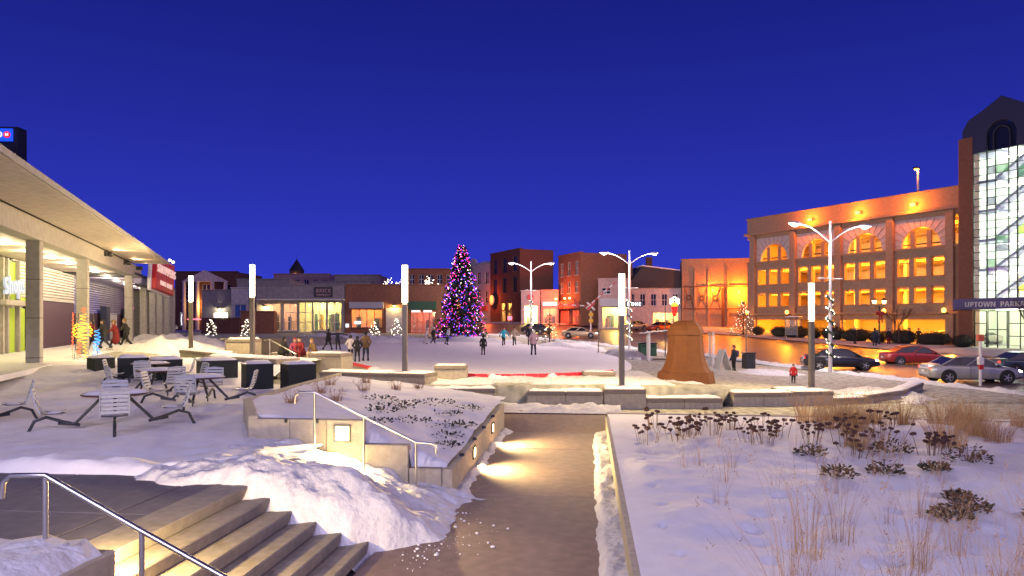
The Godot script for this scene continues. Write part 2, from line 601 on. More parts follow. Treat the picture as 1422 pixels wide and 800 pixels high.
# ------------------------------------------------------------------ snow
func snow_top(lx: float, lz: float, thick: float, seed_: float, over := 0.0) -> MB:
	var m := MB.new()
	var nx := clampi(int(lx / 0.12), 6, 40)
	var nz := clampi(int(lz / 0.1), 5, 12)
	m.sheet(nx, nz, func(s, t):
		var e := minf(minf(s, 1 - s) * lx, minf(t, 1 - t) * lz)
		var x: float = (s - 0.5) * (lx + over)
		var z: float = (t - 0.5) * (lz + over)
		var h := thick * smoothstep(-0.01, 0.14, e) * (0.75 + 0.7 * n2(x + seed_, z, 0.9) + 0.3 * n2(x + seed_, z, 3.0))
		x += 0.03 * n2(z + seed_ * 2, x, 2.0) * (1.0 if e < 0.02 else 0.0)
		return Vector3(x, h - (0.004 if e > 0.01 else 0.02), z))
	return m

func heap(called: String, label: String, at: Vector3, r: Vector2, h: float, turn: float, seed_: float, material := "rough_snow") -> Node3D:
	var m := MB.new()
	var n := clampi(int(maxf(r.x, r.y) * 5.0), 20, 56)
	m.sheet(n, n, func(s, t):
		var x: float = (s * 2 - 1) * 1.15
		var z: float = (t * 2 - 1) * 1.15
		var q := Vector2(x, z).length() * (1.0 + 0.35 * n2(x + seed_, z, 0.8))
		var k := clampf(1.0 - q * q, -0.3, 1.0)
		var y := h * k * (0.85 + 0.7 * n2(x * r.x + seed_ * 3, z * r.y, 0.5)) + 0.16 * minf(h, 0.6) * n2(x * r.x + seed_, z * r.y, 2.2)
		return Vector3(x * r.x, y if k > 0 else minf(y, 0.0) + k * 0.5, z * r.y))
	var o := part(self, called, m, M[material], at)
	o.rotation.y = turn
	o.set_meta("label", label)
	o.set_meta("category", "snowbank")
	return o

# ------------------------------------------------------------------ seat walls
func wall(called: String, label: String, a: Vector2, b: Vector2, y0: float, y1: float, thick: float, stones: int, snow := 0.09, face := "sill_wall", capm := "cap") -> Node3D:
	var o := thing(called, label, "wall", Vector3.ZERO, 0.0, "low stone walls round the rink")
	var w := frame(o, a, b, y0)
	var h := y1 - y0
	var ch := minf(0.16, h * 0.4)
	var l := w / stones
	var fm := MB.new().cbox(Vector3.ZERO, Vector3(l - 0.012, h - ch, thick - 0.1), 0.012).mesh()
	var cm := MB.new().cbox(Vector3.ZERO, Vector3(l - 0.014, ch, thick), 0.02).mesh()
	part(o, "core", MB.new().box(Vector3(w / 2, (h - ch) / 2 - 0.1, -thick / 2), Vector3(w - 0.06, h - ch + 0.15, thick - 0.16)), M.dark_wall)
	for i in stones:
		part(o, "face_stone", fm, M[face], Vector3((i + 0.5) * l, (h - ch) / 2, -thick / 2))
		part(o, "cap_stone", cm, M[capm], Vector3((i + 0.5) * l, h - ch / 2 + 0.002, -thick / 2))
	if snow > 0:
		part(o, "snow_cover", snow_top(w - 0.06, thick - 0.05, snow, a.x * 3 + b.y), M.snow, Vector3(w / 2, h + 0.004, -thick / 2))
	return o

func walls():
	wall("seat_wall", "long lit stone wall at the left beside the tan pavement", Vector2(-17.4, 37.6), Vector2(-13.9, 33.9), 1.0, 1.66, 0.9, 3)
	wall("seat_wall", "stone wall with a deep cap under the tall lamp behind the dark cubes", Vector2(-13.9, 32.7), Vector2(-9.7, 29.6), 0.85, 1.6, 1.2, 3)
	wall("stone_pier", "square tan pier with snow on its cap left of a lamp post", Vector2(-14.5, 36.4), Vector2(-13.1, 36.2), 1.0, 2.25, 1.1, 1)
	wall("stone_pier", "tan pier beside the seated people at the rink corner", Vector2(-9.6, 34.0), Vector2(-7.95, 33.4), 0.5, 1.66, 1.1, 1)
	wall("seat_wall", "low wall the people in red jackets sit on", Vector2(-13.4, 39.6), Vector2(-9.9, 37.6), 0.8, 1.42, 0.7, 3, 0.03)
	wall("seat_wall", "dark wall behind the seated people", Vector2(-18.0, 50.5), Vector2(-15.8, 49.0), 1.0, 1.95, 0.6, 2, 0.0, "dark_wall", "dark_wall")
	wall("seat_wall", "long capped wall behind the snowy planter carrying a lamp post", Vector2(-7.95, 29.6), Vector2(-4.95, 28.6), 0.3, 1.1, 0.9, 3)
	wall("stone_pier", "wide pier at the foot of the middle lamp post", Vector2(-4.95, 28.45), Vector2(-3.4, 27.95), 0.3, 1.12, 1.3, 1, 0.05)
	wall("seat_wall", "low snow covered wall left of the gap in the middle", Vector2(-3.55, 27.1), Vector2(-0.6, 27.1), -0.1, 0.63, 0.7, 2)
	wall("stone_pier", "small tan pier in front of the red rink board", Vector2(-3.3, 30.3), Vector2(-1.9, 30.3), 0.3, 1.3, 0.9, 1, 0.06)
	wall("seat_wall", "low snow covered wall right of the gap in the middle", Vector2(0.57, 26.9), Vector2(3.4, 26.7), -0.12, 0.56, 0.7, 2)
	wall("stone_pier", "wide pier at the foot of the lamp post beside the bell", Vector2(3.4, 26.6), Vector2(4.95, 26.5), -0.12, 0.66, 1.5, 1, 0.1)
	wall("stone_pier", "small low pier half buried in snow at the right end of the red board", Vector2(3.1, 31.2), Vector2(4.5, 31.2), 0.3, 0.96, 0.8, 1, 0.05)
	wall("seat_wall", "low flat wall in front of the bell", Vector2(4.98, 26.75), Vector2(7.85, 26.75), -0.15, 0.31, 0.8, 2, 0.07)
	wall("seat_wall", "wall of two cap stones left of the right hand lamp post", Vector2(8.5, 27.6), Vector2(10.9, 27.75), -0.2, 0.42, 0.9, 2, 0.07)
	wall("stone_pier", "wide pier at the foot of the right hand lamp post", Vector2(10.93, 27.95), Vector2(12.6, 28.15), -0.25, 0.43, 1.9, 1, 0.05)
	wall("seat_wall", "low wall right of the right hand lamp post", Vector2(12.65, 28.4), Vector2(14.3, 28.9), -0.35, 0.12, 0.6, 2, 0.08)
	wall("seat_wall", "curving wall rising to the right end of the plaza", Vector2(14.3, 28.9), Vector2(17.0, 31.0), -0.3, 0.2, 0.7, 2, 0.06)
	wall("seat_wall", "far right end of the curving wall before the silver car", Vector2(17.0, 31.0), Vector2(19.8, 34.6), -0.25, 0.22, 0.7, 2, 0.06)
	# steps up to the ice beside the small pier
	var o := thing("stone_steps", "three tan stone steps between the middle lamp post and the small pier", "steps")
	frame(o, Vector2(-3.5, 28.2), Vector2(-1.2, 28.2), 0.0)
	for i in 3:
		part(o, "step", MB.new().cbox(Vector3(0.75 - i * 0.2, 0.35 + i * 0.16 - 0.2, -0.4 - i * 0.45), Vector3(1.9 - i * 0.3, 0.55, 0.6), 0.015), M.sill_wall)
	# ramp of the gap
	m_gap()
	# red boards of the rink, drifted with snow
	var e := rink_edge()
	var rb := thing("rink_board", "low red kick board at the near edge of the ice", "rink board")
	for i in range(0, 5):
		red_piece(rb, e, i)
	for i in range(10, 27):
		red_piece(rb, e, i)
	var m := MB.new()
	m.sheet(110, 34, func(s, t):
		var x := lerpf(-7.6, 6.8, s)
		var near := 27.75 + 0.2 * n2(x, 3.0, 0.6) + (0.9 if absf(x) < 0.7 else 0.0) + steps_of(x, [[-7.6, 2.2], [-4, 1.4], [-3, 0.0]])
		var d := lerpf(near, 31.2 + steps_of(x, [[-7.6, 5.0], [-4, 1.4], [0, 0.0], [3.4, 1.2], [6.8, 6.0]]), t)
		var k := smoothstep(0.0, 0.12, minf(t, 1.15 - t)) * smoothstep(0.0, 0.04, minf(s, 1 - s))
		return Vector3(x, plaza_y(x, maxf(d, 27.6)) - 0.06 + k * (0.11 + 0.11 * n2(x, d, 0.7) + 0.04 * n2(x, d, 2.5)), -d))
	struct_of("rink_verge_snow", m, M.rough_snow, Vector3.ZERO, 0, "stuff", "trampled snow between the low walls and the red rink board", "snow")
	heap("snow_bank", "long drift of snow against the red rink board", Vector3(0.6, 0.62, -29.9), Vector2(4.6, 0.8), 0.1, 0.0, 2.0)

func red_piece(rb: Node3D, e: Array, i: int):
	var a: Vector2 = e[i]
	var b: Vector2 = e[(i + 1) % e.size()]
	var d := Vector3(b.x - a.x, 0, -(b.y - a.y))
	var l := d.length()
	d /= l
	var mid := Vector3((a.x + b.x) / 2, 0.82, -(a.y + b.y) / 2)
	var p := part(rb, "board", MB.new().cbox(Vector3.ZERO, Vector3(l - 0.02, 0.17, 0.08), 0.02), M.red_board, mid)
	p.basis = Basis(d, Vector3.UP, d.cross(Vector3.UP))
	if i % 4 == 0:
		var s := part(rb, "snow_cover", snow_top(0.8 + 0.3 * sin(i * 2.1), 0.6, 0.2, i * 1.7), M.snow, mid + d * l * 0.5 + Vector3(0, -0.1, 0.12))
		s.basis = p.basis

func m_gap():
	var m := MB.new()
	m.sheet(6, 12, func(s, t): return Vector3(lerpf(-0.62, 0.6, s), lerpf(-0.075, 0.64, smoothstep(0.0, 1.0, t)), -lerpf(26.2, 30.6, t)))
	struct_of("ramp", m, M.plaza)

# ------------------------------------------------------------------ foreground
func foreground():
	# concrete walk of slabs with open joints
	var o := thing("walkway", "concrete walkway of wide slabs leading away between the planters", "path", Vector3.ZERO, -SITE * 0.0)
	o.set_meta("kind", "structure")
	o.rotation.y = SITE
	struct_of("walk_bed", MB.new().box(Vector3(-1.0, -0.16, -12.2), Vector3(5.6, 0.2, 18.0)), M.dark_wall, Vector3.ZERO, SITE)
	var v := 3.4
	var i := 0
	while v < 20.6:
		var l := 2.42
		if v + l > 20.6: l = 20.6 - v
		var mm := MB.new().cbox(Vector3(-1.2, -0.055 - 0.003 * (i % 2), -(v + l / 2)), Vector3(3.5, 0.11, l - 0.014), 0.008)
		part(o, "paving_slab", mm, M.walk if i % 2 == 0 else M.walk_b)
		v += l
		i += 1
	var m := MB.new()
	m.sheet(8, 10, func(s, t): return Vector3(lerpf(-3.1, 0.55, s), lerpf(-0.004, 0.36, t) , -lerpf(20.6, 22.6, t)))
	struct_of("ramp", m, M.walk, Vector3.ZERO, SITE)
	m = MB.new()
	m.sheet(50, 10, func(s, t):
		var x := lerpf(-6.4, 1.0, s)
		return Vector3(x, 0.33 + sin(PI * t) * (0.12 + 0.16 * n2(x, t * 3, 0.9) + 0.08 * n2(x, t * 2, 3.0)), -lerpf(22.3, 24.3, t)))
	struct_of("ramp_snow", m, M.rough_snow, Vector3.ZERO, SITE, "stuff", "ragged strip of snow across the head of the walkway", "snow")
	m = MB.new()
	m.box(Vector3(-2.7, 0.0, -23.4), Vector3(7.2, 0.66, 1.6))
	struct_of("ramp_landing", m, M.plaza, Vector3.ZERO, SITE)
	# terrace at the left
	o = thing("terrace_paving", "swept dark terrace slabs at the top of the stairs", "terrace", Vector3.ZERO, SITE)
	o.set_meta("kind", "structure")
	for a in [[-5.62, -4.71], [-7.6, -5.63], [-12.0, -7.61], [-20.0, -12.01]]:
		for b in [[2.0, 6.2], [6.21, 8.0], [8.01, 10.5]]:
			part(o, "paving_slab", MB.new().cbox(Vector3((a[0] + a[1]) / 2, 0.8, -(b[0] + b[1]) / 2), Vector3(a[1] - a[0] - 0.012, 0.2, b[1] - b[0] - 0.012), 0.008), M.terrace)
	struct_of("terrace_bed", MB.new().box(Vector3(-13.0, 0.2, -7.0), Vector3(16.4, 1.1, 11.0)), M.dark_wall, Vector3.ZERO, SITE)
	m = MB.new()
	m.sheet(150, 150, func(s, t):
		var w := lerpf(9.75, 33.0, t * t * 0.6 + t * 0.4)
		var u := lerpf(-34.0, steps_of(w, [[12.4, -4.7], [13.2, -6.3], [15.7, -7.75], [23, -8.3], [24.2, -11.6], [33, -12.5]]), s)
		var y := 0.93 + 0.42 * smoothstep(23, 30, w + (-u - 12.0) * 0.25)
		var k := smoothstep(9.85 + 0.12 * n2(u, 1.0, 1.0), 10.15, w)
		y += k * (0.05 + 0.09 * n2(u, w, 0.35)) - (1 - k) * 0.15
		y += k * 0.10 * exp(-pow((w - 10.35) / 0.3, 2)) * (1 + 1.2 * n2(u, w, 1.6))
		y += k * (0.03 * n2(u, w, 1.3) + 0.02 * n2(u, w, 2.5))
		return Vector3(u, y, -w))
	struct_of("terrace_snow", m, M.snow, Vector3.ZERO, SITE)
	# stairs
	o = thing("stairs", "worn concrete stairs going down from the terrace to the walkway", "stairs", Vector3.ZERO, SITE)
	for k in 6:
		var x1 := -3.02 - k * 0.335
		part(o, "step", MB.new().cbox(Vector3((x1 - 5.2) / 2, 0.15 * (k + 1) - 0.075 + 0.001 * k, -8.2), Vector3(5.2 + x1, 0.152, 4.9 + 0.004 * k), 0.014), M.stair)
	# ploughed snow over the far half of the stairs
	m = MB.new()
	m.sheet(96, 96, func(s, t):
		var u := lerpf(-7.4, -1.5, s)
		var w := lerpf(9.0, 13.0, t)
		var uu := u + 0.15 * n2(w, u, 0.8)
		var base := steps_of(uu, [[-7.4, 0.93], [-6, 0.97], [-5, 1.02], [-4.3, 0.86], [-3.5, 0.6], [-2.9, 0.27], [-2.3, 0.06], [-1.8, -0.06]])
		var crest := steps_of(uu, [[-7.4, 0.0], [-6, 0.1], [-5, 0.18], [-4.3, 0.25], [-3.35, 0.42], [-2.7, 0.3], [-2.1, 0.03], [-1.8, 0]])
		var stair := steps_of(u, [[-4.75, 0.88], [-3.0, 0.1], [-2.9, -0.06]])
		var y := base + crest * exp(-pow((w - 10.25 - 0.15 * n2(u, 7.0, 0.7)) / 0.5, 2))
		y += 0.08 * n2(u, w, 1.3) + 0.05 * n2(u, w, 3.2)
		y -= 0.2 * smoothstep(11.3, 12.3, w) * smoothstep(-5.6, -4.9, u) * (1 - smoothstep(-3.4, -2.8, u))
		var near := 9.45 + 0.22 * n2(u, 5.0, 1.2) + steps_of(u, [[-3.2, 0.0], [-2.2, 0.7], [-1.6, 1.2]])
		var k := smoothstep(near - 0.12, near + 0.3, w)
		k *= smoothstep(-7.3, -6.2, u)
		k *= 1.0 - smoothstep(-2.35, -1.75, u) * smoothstep(10.4, 10.9, w) * (1 - smoothstep(12.2, 12.8, w))
		return Vector3(u, lerpf(minf(stair, 0.86) - 0.12, y, k), -w))
	struct_of("stair_snow", m, M.rough_snow, Vector3.ZERO, SITE, "stuff", "trodden ploughed snow heaped over the far half of the stairs", "snow")
	planter_mid()
	planter_right()
	cheek_wall()
	handrails()
	crumbs()

func crumbs():
	# broken lumps of snow kicked over the walk
	var m := MB.new()
	rng.seed = 21
	for i in 200:
		var u := -2.6 + absf(rng.randfn(0, 0.55))
		var w := 10.6 + rng.randfn(0, 0.75)
		var r := 0.004 + 0.02 * pow(rng.randf(), 4.0)
		if u < -2.6 or u > 0.1: continue
		m.ell(Vector3(u, r * 0.4, -w), Vector3(r * rng.randf_range(0.8, 1.9), r, r * rng.randf_range(0.8, 1.7)), 5, 3, Basis(Vector3.UP, rng.randf() * 6))
	struct_of("snow_crumbs", m, M.snow, Vector3.ZERO, SITE, "stuff", "scattered crumbs of broken snow on the walkway", "snow")
	m = MB.new()
	m.sheet(10, 160, func(s, t):
		var w := lerpf(3.4, 20.3, t)
		var l := 0.1 + 0.09 * n2(w, 2.0, 0.9)
		var u := lerpf(l, 0.47, s)
		return Vector3(u, -0.012 + smoothstep(0.0, 0.35, s) * (0.075 + 0.06 * n2(u * 3, w, 0.9) + 0.03 * n2(u, w, 4.0)) + 0.06 * s, -w))
	struct_of("verge_snow", m, M.rough_snow, Vector3.ZERO, SITE, "stuff", "narrow band of crusted snow along the right edge of the walkway", "snow")
	m = MB.new()
	m.sheet(8, 110, func(s, t):
		var w := lerpf(12.6, 20.6, t)
		var l := 0.24 + 0.2 * n2(w, 9.0, 0.8)
		return Vector3(lerpf(-2.5, -2.47 + l, s), -0.015 + sin(PI * minf(1.0, s * 0.75 + 0.25)) * (0.09 + 0.07 * n2(s, w, 1.2)), -w))
	struct_of("verge_snow", m, M.rough_snow, Vector3.ZERO, SITE, "stuff", "thin line of snow at the foot of the lit planter wall", "snow")

func wall_light(parent: Node3D, at: Vector3, dir: Vector3, energy: float, down: float, size := Vector2(0.24, 0.24)):
	# a recessed lamp: a frame round a glowing lens, with its light just in front
	var n := dir.normalized()
	var x := Vector3.UP.cross(n)
	var b := Basis(x, Vector3.UP, n)
	var o := Node3D.new()
	o.name = "wall_lamp"
	parent.add_child(o, true)
	o.transform = Transform3D(b, at)
	var f := MB.new()
	for s in [-1, 1]:
		f.box(Vector3(s * (size.x / 2 + 0.015), 0, 0.012), Vector3(0.03, size.y + 0.06, 0.03))
		f.box(Vector3(0, s * (size.y / 2 + 0.015), 0.012), Vector3(size.x, 0.03, 0.03))
	part(o, "lamp_frame", f, M.black_metal)
	part(o, "lamp_lens", MB.new().box(Vector3(0, 0, 0.008), Vector3(size.x, size.y, 0.012)), M.step_lamp)
	spot(o, Vector3(0, 0, 0.06), Vector3(0, -down, 1), Color(1.0, 0.86, 0.58), energy, 68.0)

func mid_y(u: float, w: float) -> float:
	var front := steps_of(u, [[-8, 1.38], [-5.5, 1.36], [-4.3, 1.2], [-3.6, 0.86], [-2.6, 0.5]])
	var back := steps_of(u, [[-8, 1.36], [-6, 1.2], [-4, 0.92], [-2.6, 0.76]])
	var y := lerpf(front, back, smoothstep(12.9, 20.0, w))
	y += 0.06 * n2(u, w, 0.5) + 0.03 * n2(u, w, 1.7) + 0.03
	var top := steps_of(u, [[-4.13, 1.36], [-4.12, 0.92], [-3.28, 0.92], [-3.27, 0.5]])
	if w < 13.6: y = minf(y, top + 0.02 + (w - 13.05) * 0.9)
	return lerpf(top - 0.04, y, smoothstep(12.95, 13.1, w))

func planter_mid():
	var o := thing("planter", "raised snow filled planter with lit concrete walls beside the walkway", "planter", Vector3.ZERO, SITE)
	# front wall in three steps, right wall with a sloping top, left and back walls
	for a in [[-6.24, -4.13, 1.36, 3], [-4.12, -3.28, 0.92, 1], [-3.27, -2.66, 0.5, 1]]:
		var n: int = a[3]
		var l: float = (a[1] - a[0]) / n
		for k in n:
			part(o, "wall_panel", MB.new().cbox(Vector3(a[0] + (k + 0.5) * l, a[2] / 2 - 0.1, -12.97), Vector3(l - 0.008, a[2] + 0.2, 0.2), 0.012), M.sill_wall)
	for k in 6:
		var w0 := 12.875 + k * 1.345
		var w1 := w0 + 1.337
		var h0 := lerpf(0.49, 0.76, k / 6.0)
		var h1 := lerpf(0.49, 0.76, (k + 1) / 6.0)
		var p := MB.new()
		var q := PackedVector2Array([Vector2(w0, -0.1), Vector2(w1, -0.1), Vector2(w1, h1), Vector2(w0, h0)])
		p.slab(q, -2.65, -2.47)
		for j in p.v.size():   # the slab is drawn along x and turned to run along the walk
			p.v[j] = Vector3(p.v[j].z, p.v[j].y, -p.v[j].x)
			p.n[j] = Vector3(p.n[j].z, p.n[j].y, -p.n[j].x)
		part(o, "wall_panel", p, M.sill_wall)
	for a in [[Vector2(-6.24, 12.87), Vector2(-7.75, 15.7)], [Vector2(-7.75, 15.7), Vector2(-8.1, 19.4)], [Vector2(-8.1, 19.4), Vector2(-8.4, 23.6)]]:
		var d: Vector2 = a[1] - a[0]
		var dir := Vector3(d.x, 0, -d.y).normalized()
		var pn := part(o, "wall_panel", MB.new().cbox(Vector3.ZERO, Vector3(0.18, 0.75, d.length() - 0.01), 0.012), M.sill_wall, Vector3((a[0].x + a[1].x) / 2, 1.04, -(a[0].y + a[1].y) / 2))
		pn.basis = Basis(dir.cross(Vector3.UP), Vector3.UP, -dir)
	# snow
	var m := MB.new()
	m.sheet(80, 110, func(s, t):
		var w := lerpf(12.93, 22.6, t)
		var left := steps_of(w, [[12.9, -6.2], [15.7, -7.68], [23, -8.2]])
		var u := lerpf(left, -2.6, s)
		return Vector3(u, mid_y(u, w), -w))
	part(o, "snow_cover", m, M.snow)
	wall_light(o, Vector3(-4.52, 1.12, -12.865), Vector3(0, 0, 1), 11.0, 0.75, Vector2(0.26, 0.26))
	for w in [15.35, 18.3]:
		wall_light(o, Vector3(-2.465, 0.36 + (w - 15.35) * 0.03, -w), Vector3(1, 0, 0), 9.0, 0.27, Vector2(0.3, 0.2))
	var br := MB.new()
	for w in [14.0, 15.6, 17.0, 18.6]:
		br.cbox(Vector3(-2.49, 0.52 + (w - 13) * 0.034, -w), Vector3(0.1, 0.06, 0.06), 0.01)
	for u in [-5.6, -5.0]:
		br.cbox(Vector3(u, 1.34, -12.86), Vector3(0.05, 0.08, 0.06), 0.01)
	part(o, "skate_stops", br, M.black_metal)

func planter_y(u: float, w: float) -> float:
	var y := 0.40 + 0.14 * n2(u, w, 0.12) + 0.09 * n2(u, w, 0.4) + 0.03 * n2(u, w, 1.2) + 0.012 * n2(u, w, 2.6)
	y += 0.16 * smoothstep(5.0, 11.0, u) * smoothstep(8.0, 13.0, w) * (1 - smoothstep(15.0, 21.0, w))
	y = lerpf(0.42, y, smoothstep(0.55, 1.3, u))
	return lerpf(y, 0.34, smoothstep(19.5, 22.0, w))

func planter_right():
	var o := thing("planting_bed", "wide snow covered planting bed right of the walkway", "planting bed", Vector3.ZERO, SITE)
	o.set_meta("kind", "structure")
	for k in 9:
		part(o, "edging_stone", MB.new().cbox(Vector3(0.52, 0.16, -(3.6 + k * 2.05)), Vector3(0.1, 0.52, 2.042), 0.012), M.sill_wall)
	for k in 12:
		part(o, "edging_stone", MB.new().cbox(Vector3(1.45 + k * 1.8, 0.06, -22.3 + 0.02 * k * k), Vector3(1.79, 0.62, 0.16), 0.015), M.sill_wall)
	var tracks := []
	rng.seed = 8
	for k in 9:
		tracks.append(Vector3(0.95 + 0.1 * (k % 2) + 0.02 * k, 7.6 + k * 1.15, 0.09))
	for k in 34:
		tracks.append(Vector3(rng.randf_range(1.2, 7.5), rng.randf_range(6.2, 12.0), rng.randf_range(0.1, 0.26)))
	var m := MB.new()
	m.sheet(170, 210, func(s, t):
		var u := lerpf(0.56, 26.0, s * s * 0.6 + s * 0.4)
		var w := lerpf(3.0, 22.2, t)
		var y := planter_y(u, w)
		for q in tracks:
			var dd: float = (u - q.x) * (u - q.x) + (w - q.y) * (w - q.y)
			if dd < q.z * q.z * 4:
				y -= 0.085 * exp(-dd / (q.z * q.z * 0.5))
		return Vector3(u, y, -w))
	part(o, "snow_cover", m, M.snow)
	m = MB.new()
	m.sheet(120, 8, func(s, t):
		var u := lerpf(0.7, 23.0, s)
		return Vector3(u, 0.0 + sin(PI * t) * (0.13 + 0.14 * n2(u, t, 0.8)) + 0.25 * (1 - t), -lerpf(22.35, 23.3, t) + 0.0025 * u * u))
	part(o, "drift", m, M.rough_snow)

func cheek_wall():
	var o := thing("cheek_wall", "low concrete wall under snow beside the near handrail", "wall", Vector3.ZERO, SITE)
	part(o, "wall_panel", MB.new().cbox(Vector3(-7.6, 0.6, -5.0), Vector3(6.9, 1.16, 1.9), 0.02), M.sill_wall)
	part(o, "wall_panel", MB.new().cbox(Vector3(-3.55, 0.2, -5.0), Vector3(1.18, 0.9, 1.3), 0.02), M.sill_wall)
	part(o, "snow_cover", snow_top(6.9, 1.9, 0.16, 4.0), M.rough_snow, Vector3(-7.6, 1.18, -5.0))
	wall_light(o, Vector3(-4.42, 1.03, -5.955), Vector3(0, 0, -1), 7.5, 0.3, Vector2(0.3, 0.16))

func handrails():
	rail("handrail", "brushed steel handrail descending towards the lower left corner", 5.72, [[-5.05, 1.66], [-5.03, 1.8], [-4.96, 1.86], [-4.64, 1.87], [-3.76, 1.42], [-2.95, 1.02], [-2.6, 1.0]], [[-4.64, 1.87, 0.9], [-3.76, 1.42, 0.45], [-2.95, 1.02, 0.0]])
	rail("handrail", "brushed steel handrail over the snow heaped stairs by the planter", 12.6, [[-5.32, 1.68], [-5.31, 1.83], [-5.24, 1.89], [-4.95, 1.9], [-3.07, 1.02], [-2.78, 1.0], [-2.71, 0.96], [-2.7, 0.82]], [[-4.95, 1.9, 0.9], [-4.03, 1.46, 0.6], [-3.07, 1.02, 0.0]])

func rail(called, label, w, top, posts):
	var o := thing(called, label, "handrail", Vector3.ZERO, SITE)
	var pts := []
	for p in top: pts.append(Vector3(p[0], p[1], -w))
	part(o, "rail", MB.new().tube(pts, 0.024, 12), M.steel)
	for p in posts:
		part(o, "post", MB.new().tube([Vector3(p[0], p[1] - 0.01, -w), Vector3(p[0], p[2] - 0.1, -w)], 0.022, 12), M.steel)

# ------------------------------------------------------------------ lamps
func tube_lamp(label: String, x: float, d: float, y: float):
	var o := thing("lamp_post", label, "lamp post", Vector3(x, y, -d), 0, "square lamp posts with a glowing tube round the rink")
	part(o, "pole", MB.new().cbox(Vector3(0, 1.34, 0), Vector3(0.2, 2.78, 0.2), 0.015), M.pole)
	part(o, "base_plate", MB.new().cbox(Vector3(0, 0.0, 0), Vector3(0.36, 0.05, 0.36), 0.01), M.pole)
	var seg := MB.new().lathe(Vector3.ZERO, [Vector2(0, 0), Vector2(0.115, 0), Vector2(0.115, 0.372), Vector2(0, 0.372)], 16).mesh()
	for k in 4:
		part(o, "lamp_tube", seg, M.tube_lamp, Vector3(0, 2.78 + k * 0.375, 0))
		omni(o, Vector3(0, 2.965 + k * 0.375, 0), Color(1.0, 0.86, 0.62), 3.7, 0.1)
	part(o, "top_cap", MB.new().lathe(Vector3(0, 4.28, 0), [Vector2(0, 0), Vector2(0.12, 0), Vector2(0.12, 0.03), Vector2(0, 0.035)], 16), M.pole)

func street_lamp(label: String, x: float, d: float, y: float, h: float, turn: float, energy: float, wrap := true, heads := 2, tone := Color(1.0, 0.9, 0.88)) -> Node3D:
	var o := thing("street_lamp", label, "street lamp", Vector3(x, y, -d), turn, "tall white street lamps")
	part(o, "pole", MB.new().tube([Vector3(0, -0.2, 0), Vector3(0, 1.0, 0), Vector3(0, h, 0)], [0.13, 0.12, 0.07], 10), M.white_pole)
	part(o, "crossbar", MB.new().tube([Vector3(-0.9, h * 0.62, 0), Vector3(0.9, h * 0.62, 0)], 0.035, 6), M.white_pole)
	for s in ([-1, 1] if heads == 2 else [-1]):
		var pts := []
		for k in 8:
			var t := k / 7.0
			pts.append(Vector3(s * 2.3 * t, h - 1.35 + 1.1 * sin(t * PI / 2), 0))
		part(o, "arm", MB.new().tube(pts, 0.05, 8), M.white_pole)
		var hd := MB.new().ell(Vector3(s * 2.6, h - 0.2, 0), Vector3(0.5, 0.12, 0.2), 12, 6)
		part(o, "lamp_head", hd, M.white_pole)
		part(o, "lamp_lens", MB.new().ell(Vector3(s * 2.6, h - 0.3, 0), Vector3(0.24, 0.1, 0.17), 10, 6), M.lamp_white)
		omni(o, Vector3(s * 2.6, h - 0.5, 0), tone, energy, 0.15)
	if wrap:
		var g := MB.new()
		var pts := []
		for k in 60:
			var a := k * 0.62
			pts.append(Vector3(cos(a) * 0.16, 0.9 + k * h * 0.0072, sin(a) * 0.16))
		g.tube(pts, 0.075, 5)
		rng.seed = int(x * 10) + 5
		for k in 240:
			var a: Vector3 = pts[rng.randi() % 60] + Vector3(rng.randf_range(-.1, .1), rng.randf_range(-.1, .1), rng.randf_range(-.1, .1))
			g.tri(a, a + Vector3(rng.randf_range(-.12, .12), rng.randf_range(-.12, .12), 0.03), a + Vector3(rng.randf_range(-.05, .05), 0.02, rng.randf_range(-.12, .12)), Vector3(a.x, 0.01, a.z))
		part(o, "garland", g, M.needles)
		var b := MB.new()
		for k in 46:
			var a: Vector3 = pts[rng.randi() % 60]
			b.octa(Vector3(a.x * 1.6, a.y + rng.randf_range(-.06, .06), a.z * 1.6), 0.045)
		var bn := part(o, "string_lights", b, M.bulb_white)
		bn.set_meta("kind", "stuff")
	return o

func lamps():
	tube_lamp("glowing tube lamp post standing on the wide pier behind the snowy planter", -4.3, 28.9, 1.13)
	tube_lamp("glowing tube lamp post standing between the rink and the rusty bell", 4.16, 27.3, 0.68)
	tube_lamp("glowing tube lamp post behind the three dark cubes on the left", -12.3, 34.1, 1.55)
	tube_lamp("glowing tube lamp post farthest left beside the snowbank at the mall", -18.6, 41.7, 1.5)
	tube_lamp("glowing tube lamp post farthest right in front of the black car", 12.27, 29.5, 0.44)
	street_lamp("tall twin armed street lamp with garland beside the dark car", 20.2, 45.7, -0.1, 9.6, 0.25, 26)
	street_lamp("tall twin armed street lamp behind the lamp post near the bell", 11.9, 73.0, 0.35, 9.9, 0.1, 34)
	street_lamp("tall twin armed street lamp in front of the dark brick building", 2.5, 94.0, 1.0, 9.9, 0.0, 34)
	# lamps of the same kinds stand behind the viewer and light the near snow
	street_lamp("tall street lamp behind the viewer at the right", 17.0, -6.0, 0.0, 9.6, 0.4, 28, false, 2, Color(0.9, 0.86, 1.0))
	street_lamp("tall street lamp behind the viewer at the left", -9.0, -9.0, 0.9, 9.6, -0.3, 66, false, 2, Color(0.9, 0.86, 1.0))

